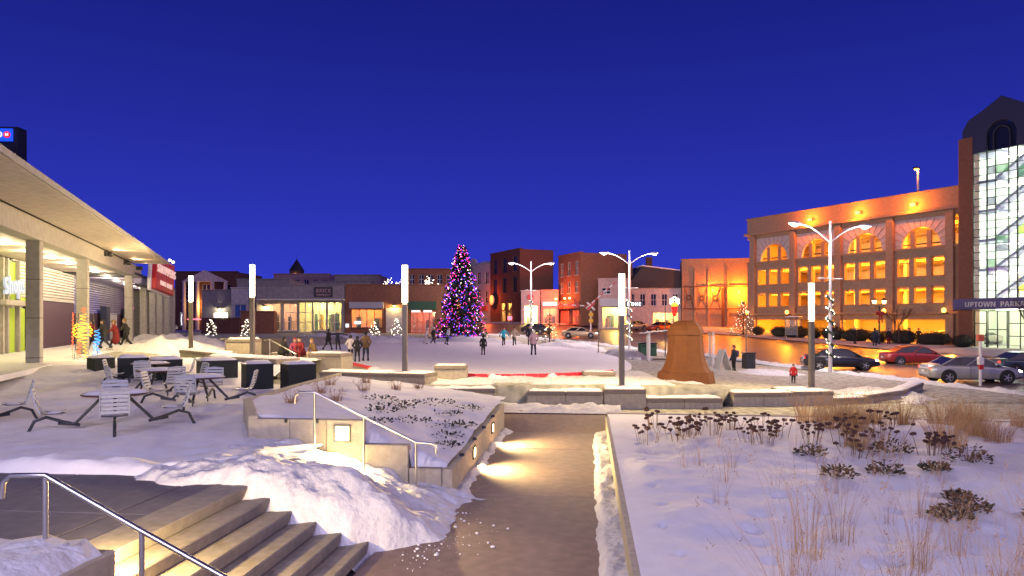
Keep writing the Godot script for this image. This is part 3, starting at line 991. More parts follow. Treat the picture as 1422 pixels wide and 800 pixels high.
# ------------------------------------------------------------------ people
# a pose is a list of bones [from, to, radius, radius, what]; what: 0 coat 1 trousers 2 skin 3 hat or hair 4 boots 5 gloves
func pose(kind: String) -> Array:
	var hip := Vector3(0, 0.93, 0)
	var lean := 0.0
	var lk := [Vector3(-0.1, 0.5, 0.02), Vector3(0.1, 0.5, 0.02)]
	var la := [Vector3(-0.11, 0.09, -0.02), Vector3(0.11, 0.09, -0.02)]
	var el := [Vector3(-0.27, 1.12, -0.03), Vector3(0.27, 1.12, -0.03)]
	var wr := [Vector3(-0.27, 0.88, 0.06), Vector3(0.27, 0.88, 0.06)]
	match kind:
		"stride":
			lk = [Vector3(-0.09, 0.52, 0.22), Vector3(0.09, 0.5, -0.08)]
			la = [Vector3(-0.09, 0.1, 0.36), Vector3(0.09, 0.14, -0.46)]
			el = [Vector3(-0.27, 1.14, -0.12), Vector3(0.26, 1.14, 0.12)]
			wr = [Vector3(-0.24, 0.95, 0.0), Vector3(0.2, 1.05, 0.3)]
			lean = 0.08
		"skate":
			lk = [Vector3(-0.1, 0.52, 0.16), Vector3(0.14, 0.55, -0.06)]
			la = [Vector3(-0.1, 0.12, 0.06), Vector3(0.26, 0.18, -0.34)]
			el = [Vector3(-0.34, 1.16, 0.0), Vector3(0.36, 1.2, -0.05)]
			wr = [Vector3(-0.46, 0.98, 0.14), Vector3(0.5, 1.04, -0.14)]
			lean = 0.14
		"pockets":
			lk = [Vector3(-0.11, 0.5, 0.05), Vector3(0.12, 0.5, 0.0)]
			la = [Vector3(-0.13, 0.1, 0.0), Vector3(0.15, 0.1, -0.04)]
			el = [Vector3(-0.32, 1.12, -0.1), Vector3(0.32, 1.12, -0.1)]
			wr = [Vector3(-0.2, 0.96, 0.1), Vector3(0.2, 0.96, 0.1)]
		"arms":
			lk = [Vector3(-0.1, 0.53, 0.1), Vector3(0.12, 0.5, 0.02)]
			la = [Vector3(-0.11, 0.12, 0.02), Vector3(0.2, 0.11, -0.14)]
			el = [Vector3(-0.42, 1.34, 0.0), Vector3(0.44, 1.36, 0.05)]
			wr = [Vector3(-0.64, 1.24, 0.05), Vector3(0.68, 1.3, 0.08)]
		"sit":
			hip = Vector3(0, 0.55, 0)
			lk = [Vector3(-0.13, 0.56, 0.4), Vector3(0.14, 0.56, 0.4)]
			la = [Vector3(-0.14, 0.1, 0.42), Vector3(0.16, 0.1, 0.36)]
			el = [Vector3(-0.28, 0.76, 0.08), Vector3(0.28, 0.76, 0.1)]
			wr = [Vector3(-0.15, 0.6, 0.32), Vector3(0.12, 0.58, 0.33)]
			lean = 0.16
	var up := hip.y - 0.93
	var ch := Vector3(0, 1.3 + up, lean)
	var sh := Vector3(0, 1.39 + up, lean * 1.15)
	var hd := Vector3(0, 1.615 + up, lean * 1.35 + 0.02)
	var b := [[hip, Vector3(0, 1.08 + up, lean * 0.4), 0.155, 0.15, 0], [Vector3(0, 1.08 + up, lean * 0.4), ch, 0.15, 0.155, 0], [hip + Vector3(-0.07, -0.06, 0), hip + Vector3(0.07, -0.06, 0), 0.125, 0.125, 0],
		[sh + Vector3(-0.15, -0.01, 0), sh + Vector3(0.15, -0.01, 0), 0.085, 0.085, 0], [sh, hd + Vector3(0, -0.1, 0), 0.062, 0.058, 0],
		[hd + Vector3(0, -0.055, 0.015), hd + Vector3(0, 0.01, 0.0), 0.072, 0.09, 2], [hd + Vector3(0, 0.045, -0.02), hd + Vector3(0, 0.065, -0.012), 0.103, 0.095, 3], [hd + Vector3(0, -0.02, -0.05), hd + Vector3(0, 0.03, -0.04), 0.07, 0.08, 3],
		[hd + Vector3(0, -0.01, 0.09), hd + Vector3(0, -0.025, 0.108), 0.012, 0.015, 2]]
	for i in 2:
		var s := -1 if i == 0 else 1
		var a := sh + Vector3(s * 0.17, -0.02, 0)
		var e: Vector3 = el[i] + Vector3(0, 0 if kind == "sit" else up, lean)
		var w: Vector3 = wr[i] + Vector3(0, 0 if kind == "sit" else up, lean * (0.0 if kind == "sit" else 0.9))
		b.append([a, e, 0.07, 0.058, 0])
		b.append([e, w, 0.056, 0.045, 0])
		var f := (w - e).normalized()
		b.append([w, w + f * 0.075, 0.036, 0.04, 5])
		var side := f.cross(Vector3(0, 0.2, 1)).normalized()
		for k in 4:
			var off := side * (k - 1.5) * 0.022
			b.append([w + f * 0.08 + off, w + f * (0.135 + 0.012 * sin(k + 1.0)) + off + Vector3(0, -0.01, 0.02), 0.012, 0.009, 5])
		b.append([w + f * 0.03 + side * s * 0.03, w + f * 0.085 + side * s * 0.062, 0.013, 0.01, 5])
		var h := hip + Vector3(s * 0.09, -0.03, 0)
		b.append([h, lk[i], 0.098, 0.07, 1])
		b.append([lk[i], la[i], 0.068, 0.05, 1])
		b.append([la[i] + Vector3(0, 0.0, -0.02), la[i] + Vector3(0, -0.045, 0.0), 0.055, 0.05, 4])
		b.append([la[i] + Vector3(0, -0.045, -0.03), la[i] + Vector3(0, -0.055, 0.16), 0.045, 0.036, 4])
		b.append([hd + Vector3(s * 0.088, 0, -0.005), hd + Vector3(s * 0.098, 0.02, -0.01), 0.016, 0.018, 2])
	return b

var figures := {}

func figure(kind: String, long := false) -> Array:
	var key := kind + str(long)
	if figures.has(key): return figures[key]
	var bones := pose(kind)
	if long:   # a long coat or skirt
		bones.append([Vector3(0, 0.9, 0), Vector3(0, 0.5, 0), 0.17, 0.21, 0])
	var lo := Vector3(9, 9, 9)
	var hi := -lo
	for b in bones:
		for e in [0, 1]:
			lo = lo.min(b[e] - Vector3.ONE * 0.3)
			hi = hi.max(b[e] + Vector3.ONE * 0.3)
	var cell := 0.027
	var N := Vector3i(((hi - lo) / cell).ceil())
	var sum := PackedFloat32Array()
	sum.resize(N.x * N.y * N.z)
	var best := PackedFloat32Array()
	best.resize(sum.size())
	var who := PackedInt32Array()
	who.resize(sum.size())
	var K := 55.0
	for b in bones:
		var p0: Vector3 = b[0]
		var d: Vector3 = b[1] - b[0]
		var dd := maxf(d.length_squared(), 1e-6)
		var reach: float = maxf(b[2], b[3]) + 0.075
		var a := Vector3i(((p0.min(b[1]) - Vector3.ONE * reach - lo) / cell).floor())
		var z := Vector3i(((p0.max(b[1]) + Vector3.ONE * reach - lo) / cell).ceil())
		for i in range(maxi(a.x, 0), mini(z.x, N.x)):
			for j in range(maxi(a.y, 0), mini(z.y, N.y)):
				for k in range(maxi(a.z, 0), mini(z.z, N.z)):
					var p := lo + Vector3(i, j, k) * cell - p0
					var t := clampf(p.dot(d) / dd, 0, 1)
					var w := exp(-K * ((p - d * t).length() - lerpf(b[2], b[3], t)))
					var at := (i * N.y + j) * N.z + k
					sum[at] += w
					if w > best[at]:
						best[at] = w
						who[at] = b[4]
	# surface nets
	var verts := PackedVector3Array()
	var kinds := PackedInt32Array()
	var index := {}
	var S := [N.y * N.z, N.z, 1]
	for i in N.x - 1:
		for j in N.y - 1:
			for k in N.z - 1:
				var at := (i * N.y + j) * N.z + k
				var inside := 0
				for c in 8:
					if sum[at + (c & 1) * S[0] + ((c >> 1) & 1) * S[1] + (c >> 2)] > 1.0: inside += 1
				if inside == 0 or inside == 8: continue
				var acc := Vector3.ZERO
				var cnt := 0
				var wh := 0
				var wb := 0.0
				for c in 8:
					var q0: int = at + (c & 1) * S[0] + ((c >> 1) & 1) * S[1] + (c >> 2)
					if best[q0] > wb:
						wb = best[q0]
						wh = who[q0]
					for ax in 3:
						if c & (1 << ax): continue
						var q1: int = q0 + S[ax]
						if (sum[q0] > 1.0) != (sum[q1] > 1.0):
							var l0 := log(maxf(sum[q0], 1e-9))
							var l1 := log(maxf(sum[q1], 1e-9))
							var o := Vector3(c & 1, (c >> 1) & 1, c >> 2)
							o[ax] += clampf(l0 / (l0 - l1), 0.02, 0.98)
							acc += o
							cnt += 1
				index[at] = verts.size()
				verts.append(lo + (Vector3(i, j, k) + acc / cnt) * cell)
				kinds.append(wh)
	var tris := PackedInt32Array()
	var nrm := PackedVector3Array()
	nrm.resize(verts.size())
	for at in index:
		for ax in 3:
			var q1: int = at + S[ax]
			if (sum[at] > 1.0) == (sum[q1] > 1.0): continue
			var u: int = S[(ax + 1) % 3]
			var v: int = S[(ax + 2) % 3]
			if not (index.has(at - u) and index.has(at - v) and index.has(at - u - v)): continue
			var q := [index[at], index[at - u], index[at - u - v], index[at - v]]
			if sum[at] > 1.0: q = [q[0], q[3], q[2], q[1]]
			for t in [[0, 1, 2], [0, 2, 3]]:
				var x: Vector3 = (verts[q[t[2]]] - verts[q[t[0]]]).cross(verts[q[t[1]]] - verts[q[t[0]]])
				for e in t:
					tris.append(q[e])
					nrm[q[e]] += x
	for i in nrm.size(): nrm[i] = nrm[i].normalized()
	figures[key] = [verts, nrm, kinds, tris]
	return figures[key]

func person(label: String, kind: String, at: Vector3, turn: float, h: float, cols: Array, long := false, group := ""):
	var f := figure(kind, long)
	var colors := PackedColorArray()
	for k in f[2]: colors.append(cols[k])
	var arr := []
	arr.resize(Mesh.ARRAY_MAX)
	arr[Mesh.ARRAY_VERTEX] = f[0]
	arr[Mesh.ARRAY_NORMAL] = f[1]
	arr[Mesh.ARRAY_COLOR] = colors
	arr[Mesh.ARRAY_INDEX] = f[3]
	var m := ArrayMesh.new()
	m.add_surface_from_arrays(Mesh.PRIMITIVE_TRIANGLES, arr)
	var o := thing("person", label, "person", at, turn, group)
	o.scale = Vector3.ONE * h / 1.76
	part(o, "body", m, M.body)
	return o

func people():
	var blk := Color(0.012, 0.012, 0.015)
	var dkb := Color(0.02, 0.024, 0.045)
	var red := Color(0.16, 0.01, 0.014)
	var skin := Color(0.45, 0.27, 0.19)
	var white := Color(0.6, 0.55, 0.52)
	var brown := Color(0.13, 0.075, 0.035)
	var teal := Color(0.03, 0.42, 0.52)
	var y := 0.75
	var g := "skaters on the ice"
	# figures face +z; turn about y
	person("person in a dark red coat walking behind the glowing figure", "stride", Vector3(-25.9, 1.42, -44.6), -1.5, 1.8, [red, blk, skin, blk, blk, blk])
	person("person in a black jacket striding left along the mall", "stride", Vector3(-24.2, 1.42, -42.8), -1.45, 1.85, [blk, dkb, skin, blk, white, blk])
	person("person in a red jacket and long black skirt walking along the mall", "stride", Vector3(-24.2, 1.42, -44.0), -1.3, 1.82, [red, blk, skin, brown, blk, blk], true)
	person("person in black at the right of the group walking along the mall", "stride", Vector3(-24.2, 1.42, -45.2), -1.4, 1.9, [blk, blk, skin, brown, blk, blk])
	person("person in dark clothes on the left end of the ice", "stride", Vector3(-15.3, y, -59.8), 2.6, 1.75, [blk, blk, skin, blk, blk, blk], false, g)
	person("skater in dark clothes holding both arms out", "arms", Vector3(-14.4, y, -59.5), 0.2, 1.72, [dkb, blk, skin, blk, blk, blk], false, g)
	person("skater in a pale pink jacket at the left of a group of three", "pockets", Vector3(-10.0, y, -44.6), 3.0, 1.55, [white, blk, skin, blk, blk, blk], false, g)
	person("short skater in black in the middle of a group of three", "pockets", Vector3(-9.15, y, -42.6), 3.3, 1.52, [blk, blk, skin, blk, blk, blk], false, g)
	person("tall skater in a brown coat at the right of a group of three", "pockets", Vector3(-8.85, y, -43.6), 3.1, 1.8, [brown, dkb, skin, blk, blk, blk], false, g)
	person("skater in a pale jacket left of the big lit tree", "skate", Vector3(-8.85, y, -74.2), 1.4, 1.7, [white, white, skin, white, blk, blk], false, g)
	person("skater in black with a white hat left of the big lit tree", "stride", Vector3(-8.1, y, -74.0), 0.9, 1.75, [blk, blk, skin, white, white, blk], false, g)
	person("skater in a grey top and dark trousers in front of the big lit tree", "skate", Vector3(-6.5, y, -72.0), 1.2, 1.78, [Color(0.35, 0.36, 0.42), dkb, skin, blk, blk, blk], false, g)
	person("small skater all in black alone on the ice", "stand", Vector3(-2.04, y, -51.0), 3.1, 1.42, [blk, blk, blk, blk, blk, blk], false, g)
	person("skater in a bright teal jacket", "skate", Vector3(-0.84, y, -70.0), 0.4, 1.8, [teal, blk, skin, red, blk, blk], false, g)
	person("skater in a tan jacket right of the teal jacket", "skate", Vector3(0.2, y, -69.8), 0.3, 1.8, [Color(0.4, 0.33, 0.22), blk, skin, blk, blk, blk], false, g)
	person("tall skater in dark blue behind the pink jacket", "stand", Vector3(1.75, y, -71.5), 0.1, 1.95, [dkb, dkb, skin, blk, blk, blk], false, g)
	person("skater in a pink grey jacket nearest on the right of the ice", "pockets", Vector3(1.53, y, -51.0), 3.2, 1.78, [Color(0.45, 0.3, 0.33), dkb, skin, white, blk, blk], false, g)
	var s := "people sitting by the rink"
	person("seated person in black with a white bag at the rink corner", "sit", Vector3(-12.3, 1.0, -38.3), 2.6, 1.7, [blk, blk, skin, blk, blk, white], false, s)
	person("seated person in a dark pink jacket at the rink corner", "sit", Vector3(-11.5, 1.0, -38.1), 0.4, 1.65, [Color(0.3, 0.05, 0.1), blk, skin, red, blk, blk], false, s)
	person("seated person in a red jacket at the rink corner", "sit", Vector3(-10.9, 1.0, -37.5), -0.5, 1.72, [red, red, skin, blk, white, blk], false, s)
	person("seated person in a tan jacket at the right of the seated group", "sit", Vector3(-10.1, 1.0, -37.0), -0.7, 1.65, [brown, Color(0.4, 0.3, 0.2), skin, brown, white, blk], false, s)
	var o = person("person in blue with a backpack standing beside the sandwich board", "stand", Vector3(14.3, -0.12, -46.4), -1.3, 1.72, [dkb, blk, skin, blk, blk, blk])
	var bp := MB.new().cbox(Vector3(0, 1.2, -0.24), Vector3(0.3, 0.46, 0.2), 0.07)
	part(o, "backpack", bp, M.navy)
	person("small child in a red jacket standing on the plaza", "stand", Vector3(14.7, -0.14, -37.6), -0.3, 1.08, [Color(0.5, 0.02, 0.02), blk, skin, blk, blk, blk])
	var w := "people waiting on the far pavement"
	person("person in black with a pale scarf on the far pavement by the hedge", "stand", Vector3(38.4, 0.55, -80.6), 0.4, 1.9, [blk, blk, skin, white, blk, blk], false, w)
	person("person in dark blue below the lamp with the red bow", "stand", Vector3(38.9, 0.5, -77.2), 2.4, 1.9, [dkb, dkb, skin, blk, blk, blk], false, w)
	person("person in black seen between the red bow lamp and the bare tree", "stand", Vector3(41.6, 0.5, -79.5), 0.2, 1.85, [blk, red, skin, blk, blk, blk], false, w)
	person("left person of the pair below the bare tree", "stand", Vector3(43.6, 0.5, -79.0), 0.7, 1.9, [blk, blk, skin, blk, blk, blk], false, w)
	person("right person of the pair below the bare tree", "pockets", Vector3(44.6, 0.5, -79.0), -0.7, 1.85, [blk, blk, skin, brown, blk, blk], false, w)

# ------------------------------------------------------------------ cars
func car(label: String, color: Color, at: Vector3, turn: float, lit := true, scale_ := 1.0) -> Node3D:
	var o := thing("car", label, "car", at, turn, "cars on the street")
	o.scale = Vector3.ONE * scale_
	var paint := StandardMaterial3D.new()
	paint.resource_name = "car_paint"
	paint.albedo_color = color
	paint.metallic = 0.35
	paint.roughness = 0.35
	paint.clearcoat_enabled = true
	paint.clearcoat = 0.8
	paint.clearcoat_roughness = 0.08
	# stations along x (front is +x): x, half width, sill, belt, top centre
	var st := [[-2.3, 0.62, 0.42, 0.72, 0.76], [-2.22, 0.78, 0.28, 0.88, 0.93], [-1.95, 0.86, 0.22, 0.95, 1.0], [-1.3, 0.9, 0.2, 0.95, 1.0], [-0.3, 0.91, 0.2, 0.93, 0.97], [0.7, 0.91, 0.2, 0.9, 0.95], [1.25, 0.89, 0.2, 0.84, 0.92], [1.85, 0.86, 0.22, 0.74, 0.84], [2.2, 0.76, 0.26, 0.64, 0.72], [2.34, 0.6, 0.36, 0.55, 0.6]]
	var ring := func(a):
		var r := []
		for s in [[0.0, a[2]], [0.86, a[2]], [0.97, a[2] + 0.1], [1.0, lerpf(a[2], a[3], 0.5)], [0.985, lerpf(a[2], a[3], 0.82)], [0.9, a[3]], [0.6, lerpf(a[3], a[4], 0.75)], [0.0, a[4]]]:
			r.append(Vector3(a[0], s[1], s[0] * a[1]))
		return r
	var m := MB.new()
	m.sheet(st.size() - 1, 14, func(s, t):
		var r: Array = ring.call(st[roundi(s * (st.size() - 1))])
		var k := roundi(t * 14)
		if k <= 7: return r[k]
		return r[14 - k] * Vector3(1, 1, -1), Vector3.ZERO)
	for e in [0, st.size() - 1]:
		var r: Array = ring.call(st[e])
		for k in range(1, 7):
			m.tri(r[0], r[k], r[k + 1], Vector3(1 if e else -1, 0, 0))
			m.tri(r[0] * Vector3(1, 1, -1), r[k] * Vector3(1, 1, -1), r[k + 1] * Vector3(1, 1, -1), Vector3(1 if e else -1, 0, 0))
	part(o, "body_shell", m, paint)
	# glasshouse
	var gs := [[-1.75, 0.76, 0.96], [-1.05, 0.66, 1.34], [-0.5, 0.65, 1.42], [0.2, 0.65, 1.41], [0.5, 0.66, 1.33], [1.2, 0.76, 0.92]]
	var g := MB.new()
	var roof := MB.new()
	for i in gs.size() - 1:
		var a: Array = gs[i]
		var b: Array = gs[i + 1]
		for s in [-1, 1]:
			var p := [Vector3(a[0], 0.92, 0.82 * s), Vector3(b[0], 0.9, 0.82 * s), Vector3(b[0], b[2] - 0.04, b[1] * s), Vector3(a[0], a[2] - 0.04, a[1] * s)]
			g.quad(p[0], p[1], p[2], p[3], Vector3(0, 0.3, s))
			if i in [0, 2, 4]:
				part(o, "pillar", MB.new().tube([p[0] if i < 4 else p[1], p[3] if i == 4 else p[2]], 0.035, 6), paint)
			if i == 1 or i == 2 or i == 3:
				part(o, "roof_rail", MB.new().tube([p[3], p[2]], 0.03, 6), paint)
		var q := [Vector3(a[0], a[2], -a[1] * 0.96), Vector3(b[0], b[2], -b[1] * 0.96), Vector3(b[0], b[2], b[1] * 0.96), Vector3(a[0], a[2], a[1] * 0.96)]
		if i in [1, 2, 3]: roof.quad(q[0], q[1], q[2], q[3], Vector3.UP)
		else: g.quad(q[0], q[1], q[2], q[3], Vector3.UP)
	part(o, "windows", g, M.car_glass)
	part(o, "roof", roof, paint)
	var tyre := MB.new()
	var turnx := Basis(Vector3(1, 0, 0), PI / 2)
	tyre.lathe(Vector3.ZERO, [Vector2(0.2, -0.1), Vector2(0.3, -0.11), Vector2(0.325, -0.07), Vector2(0.325, 0.07), Vector2(0.3, 0.11), Vector2(0.2, 0.1)], 20, turnx)
	var rim := MB.new()
	rim.lathe(Vector3.ZERO, [Vector2(0.205, 0.1), Vector2(0.19, 0.07), Vector2(0.19, -0.07), Vector2(0.205, -0.1)], 16, turnx)
	for k in 5:
		var w := TAU * k / 5
		for s in [-1, 1]:
			rim.cbox(Vector3(cos(w) * 0.1, sin(w) * 0.1, 0.07 * s), Vector3(0.2, 0.055, 0.03), 0.01, Basis(Vector3(0, 0, 1), w))
	rim.lathe(Vector3.ZERO, [Vector2(0, 0.05), Vector2(0.2, 0.05), Vector2(0.2, -0.05), Vector2(0, -0.05)], 16, turnx)
	var tm := tyre.mesh()
	var rm := rim.mesh()
	var arch := MB.new().lathe(Vector3.ZERO, [Vector2(0, 0.075), Vector2(0.375, 0.075), Vector2(0.375, -0.075), Vector2(0, -0.075)], 20, turnx).mesh()
	for x in [-1.4, 1.42]:
		for s in [-1, 1]:
			part(o, "wheel_arch", arch, M.rubber, Vector3(x, 0.36, s * 0.835))
			var wn := part(o, "wheel", tm, M.rubber, Vector3(x, 0.325, s * 0.835))
			part(wn, "rim", rm, M.rim)
	for s in [-1, 1]:
		var hl := part(o, "headlight", MB.new().ell(Vector3.ZERO, Vector3(0.16, 0.085, 0.17), 10, 6, Basis(Vector3.UP, -0.5 * s)), M.lamp_white if lit else M.rim, Vector3(2.12, 0.62, s * 0.6))
		if lit: spot(o, Vector3(2.36, 0.62, s * 0.62), Vector3(1, -0.1, 0), Color(1, 0.9, 0.75), 5.0, 30.0)
		part(o, "tail_light", MB.new().cbox(Vector3.ZERO, Vector3(0.12, 0.14, 0.34), 0.03), M.lamp_red if lit else M.red_paint, Vector3(-2.2, 0.78, s * 0.56))
		part(o, "mirror", MB.new().ell(Vector3.ZERO, Vector3(0.07, 0.07, 0.1), 8, 5), paint, Vector3(0.85, 0.98, s * 0.95))
		part(o, "door_seam", MB.new().box(Vector3.ZERO, Vector3(0.012, 0.6, 0.01)), M.rubber, Vector3(-0.35, 0.6, s * 0.906))
		part(o, "door_handle", MB.new().cbox(Vector3.ZERO, Vector3(0.18, 0.03, 0.04), 0.01), M.rim, Vector3(-0.2, 0.82, s * 0.905))
	part(o, "bumper", MB.new().cbox(Vector3(2.28, 0.4, 0), Vector3(0.16, 0.2, 1.3), 0.05), paint)
	part(o, "grille", MB.new().cbox(Vector3(2.33, 0.55, 0), Vector3(0.06, 0.1, 0.7), 0.02), M.rubber)
	part(o, "number_plate", MB.new().box(Vector3(-2.315, 0.6, 0), Vector3(0.02, 0.13, 0.32)), M.white_panel)
	return o

func cars():
	car("silver sedan with lit headlights at the near kerb", lin(0.36, 0.36, 0.32), Vector3(24.7, -0.14, -38.9), -0.12, true, 1.02)
	car("red sedan in the lane behind the silver car", lin(0.3, 0.025, 0.02), Vector3(29.3, -0.05, -52.3), -0.1, false)
	car("black hatchback with lit headlights beside the garlanded street lamp", lin(0.012, 0.012, 0.018), Vector3(21.7, -0.05, -47.8), -0.2, true)
	car("dark green car cut off by the right edge of the picture", lin(0.05, 0.07, 0.06), Vector3(31.4, -0.08, -43.6), -0.05, true)
	car("pale gold sedan turning in front of the brick buildings", lin(0.45, 0.33, 0.2), Vector3(8.6, 0.95, -91.5), -0.15, true)
	car("dark car stopped behind the dark bushy tree", lin(0.02, 0.02, 0.02), Vector3(3.4, 1.35, -99.0), -0.75, true)
	car("grey car parked in front of the lit shop", lin(0.3, 0.28, 0.26), Vector3(17.8, 1.75, -106.0), -2.6, false)
	car("red car parked right of the garlanded pole", lin(0.35, 0.04, 0.02), Vector3(21.6, 1.6, -104.3), -2.6, false)
	car("white van parked beyond the mall corner", lin(0.6, 0.58, 0.55), Vector3(-46.5, 1.7, -93.0), 0.1, false, 1.25)
	car("red car parked inside the parkade at street level", lin(0.4, 0.02, 0.02), Vector3(45.6, 0.55, -87.0), 2.0, false)
	car("white car parked inside the parkade near the entrance", lin(0.6, 0.6, 0.6), Vector3(50.2, 0.6, -83.8), 2.0, false)
	car("pale car parked at the right inside the parkade", lin(0.5, 0.5, 0.45), Vector3(52.2, 0.6, -80.6), 2.0, false)

# ------------------------------------------------------------------ trees and plants
func fir(called: String, label: String, at: Vector3, h: float, r: float, sprays: int, bulbs: Dictionary, size: float, seed_: int, group := "") -> Node3D:
	var o := thing(called, label, "tree", at, 0, group)
	rng.seed = seed_
	part(o, "trunk", MB.new().tube([Vector3(0, -0.2, 0), Vector3(0, h * 0.5, 0), Vector3(0, h * 0.96, 0)], [h * 0.02, h * 0.012, h * 0.003], 8), M.bark)
	var m := MB.new()
	var tips := []
	var boughs := int(sprays / 14.0)
	for b in boughs:
		var t := pow((b + 0.5) / boughs, 1.25)
		var y := h * lerpf(0.06, 0.98, t)
		var len := r * pow(1.0 - t, 0.85) * rng.randf_range(0.72, 1.12) + h * 0.02
		var a := b * 2.39996 + rng.randf_range(-0.3, 0.3)
		var d := Vector3(cos(a), 0, sin(a))
		var droop := lerpf(-0.28, 0.25, t)
		for k in 14:
			var s := sqrt(rng.randf_range(0.08, 1.0))
			var p := Vector3(0, y, 0) + d * len * s + Vector3(0, len * droop * s + len * 0.12 * s * s, 0)
			var side := Vector3(-d.z, 0, d.x)
			p += side * rng.randf_range(-1, 1) * len * 0.2 * (1.15 - s * 0.6) + Vector3(0, rng.randf_range(-0.5, 0.5) * h * 0.018, 0)
			var l := h * 0.034 * rng.randf_range(0.7, 1.3)
			for q in 3:
				var dir := (d * rng.randf_range(0.2, 1) + side * rng.randf_range(-1, 1) + Vector3(0, rng.randf_range(-0.5, 0.35), 0)).normalized()
				var w := dir.cross(Vector3(rng.randf_range(-.4, .4), 1, rng.randf_range(-.4, .4))).normalized() * l * 0.3
				m.tri(p - w, p + w, p + dir * l, Vector3(d.x, 0.7, d.z))
			if s > 0.55: tips.append(p + d * l * 0.4 + Vector3(0, l * 0.2, 0))
	part(o, "crown", m, M.needles)
	for key in bulbs:
		var bm := MB.new()
		for k in bulbs[key]:
			bm.octa(tips[rng.randi() % tips.size()] + Vector3(rng.randf_range(-1, 1), rng.randf_range(-1, 1), rng.randf_range(-1, 1)) * h * 0.012, size * rng.randf_range(0.7, 1.25))
		var bn := part(o, "string_lights", bm, M[key])
		bn.set_meta("kind", "stuff")
	return o

func bare_tree(label: String, at: Vector3, h: float, seed_: int, bulbs := 0):
	var o := thing("bare_tree", label, "tree", at)
	rng.seed = seed_
	var trunk := MB.new()
	var crown := MB.new()
	trunk.tube([Vector3(0, -0.1, 0), Vector3(0.02, h * 0.2, 0.01), Vector3(0, h * 0.42, 0.03)], [h * 0.016, h * 0.013, h * 0.01], 8)
	part(o, "trunk", trunk, M.bark)
	var tips := []
	var todo := []
	for k in 7:
		todo.append([Vector3(0, h * rng.randf_range(0.3, 0.42), 0.02), Vector3(rng.randf_range(-1, 1), rng.randf_range(0.9, 1.6), rng.randf_range(-1, 1)).normalized(), h * 0.24, h * 0.008, 0])
	while todo.size():
		var b: Array = todo.pop_back()
		var p: Vector3 = b[0]
		var e: Vector3 = p + b[1] * b[2]
		crown.tube([p, (p + e) / 2 + Vector3(rng.randf_range(-1, 1), 0, rng.randf_range(-1, 1)) * b[2] * 0.07, e], [b[3], b[3] * 0.8, b[3] * 0.55], 5, false)
		tips.append(e)
		if b[4] < 3:
			for k in 3:
				todo.append([p.lerp(e, rng.randf_range(0.5, 1.0)), (b[1] + Vector3(rng.randf_range(-1, 1), rng.randf_range(-0.3, 0.7), rng.randf_range(-1, 1)) * 0.8).normalized(), b[2] * 0.66, b[3] * 0.55, b[4] + 1])
	part(o, "crown", crown, M.bark)
	if bulbs:
		var bm := MB.new()
		for k in bulbs:
			bm.octa(tips[rng.randi() % tips.size()] + Vector3(rng.randf_range(-.1, .1), rng.randf_range(-.1, .1), 0.05), 0.07)
		part(o, "string_lights", bm, M.bulb_white).set_meta("kind", "stuff")

func leafy(m: MB, at: Vector3, r: float, h: float, n: int, l: float):
	for k in n:
		var a := rng.randf() * TAU
		var s := sqrt(rng.randf())
		var p := at + Vector3(cos(a) * r * s, h * rng.randf() * (1.1 - s * 0.7), sin(a) * r * s)
		var d := Vector3(cos(a) + rng.randf_range(-.7, .7), rng.randf_range(-0.1, 1.0), sin(a) + rng.randf_range(-.7, .7)).normalized()
		var w := d.cross(Vector3(rng.randf_range(-1, 1), 1, rng.randf_range(-1, 1))).normalized() * l * 0.3
		var e := p + d * l * rng.randf_range(0.7, 1.2)
		var mid := (p + e) / 2
		m.tri(p, mid + w, e, Vector3(0, 1, 0.2))
		m.tri(p, mid - w, e, Vector3(0, 1, 0.2))

func grass_mesh(n: int, h: float, spread: float, lean: float, seed_: int, width := 0.004) -> ArrayMesh:
	rng.seed = seed_
	var m := MB.new()
	for k in n:
		var a := rng.randf() * TAU
		var p := Vector3(cos(a), 0, sin(a)) * spread * sqrt(rng.randf()) * 0.3
		var d := Vector3(cos(a), 0, sin(a)) * lean * rng.randf_range(0.2, 1.0)
		var l := h * rng.randf_range(0.55, 1.1)
		var w := Vector3(-sin(a + 0.7), 0, cos(a + 0.7)) * width
		var last := p
		var pieces := 4
		for i in pieces:
			var t := (i + 1.0) / pieces
			var q := p + Vector3(0, l * t * (1 - 0.12 * t), 0) + d * l * t * t
			var w0 := w * (1 - float(i) / pieces * 0.8)
			var w1 := w * (1 - t * 0.8)
			m.quad(last - w0, last + w0, q + w1, q - w1, Vector3(-w.z, 0.1, w.x))
			last = q
		if rng.randf() < 0.35:    # a thin seed plume
			for j in 5:
				var b := last + Vector3(rng.randf_range(-.02, .02), j * 0.02, rng.randf_range(-.02, .02))
				m.tri(b, b + Vector3(rng.randf_range(-.03, .03), 0.03, rng.randf_range(-.03, .03)), b + Vector3(0.004, 0.012, 0.004), Vector3(0.1, 0.2, 1))
	return m.mesh()

func nth(i: int) -> String:
	return ["first", "second", "third", "fourth", "fifth", "sixth", "seventh", "eighth", "ninth", "tenth", "eleventh", "twelfth", "thirteenth", "fourteenth", "fifteenth", "sixteenth", "seventeenth", "eighteenth", "nineteenth", "twentieth", "twenty-first", "twenty-second"][i]

func bed_at(u: float, w: float) -> Vector3:
	return site(u, w, planter_y(u, w) - 0.01)

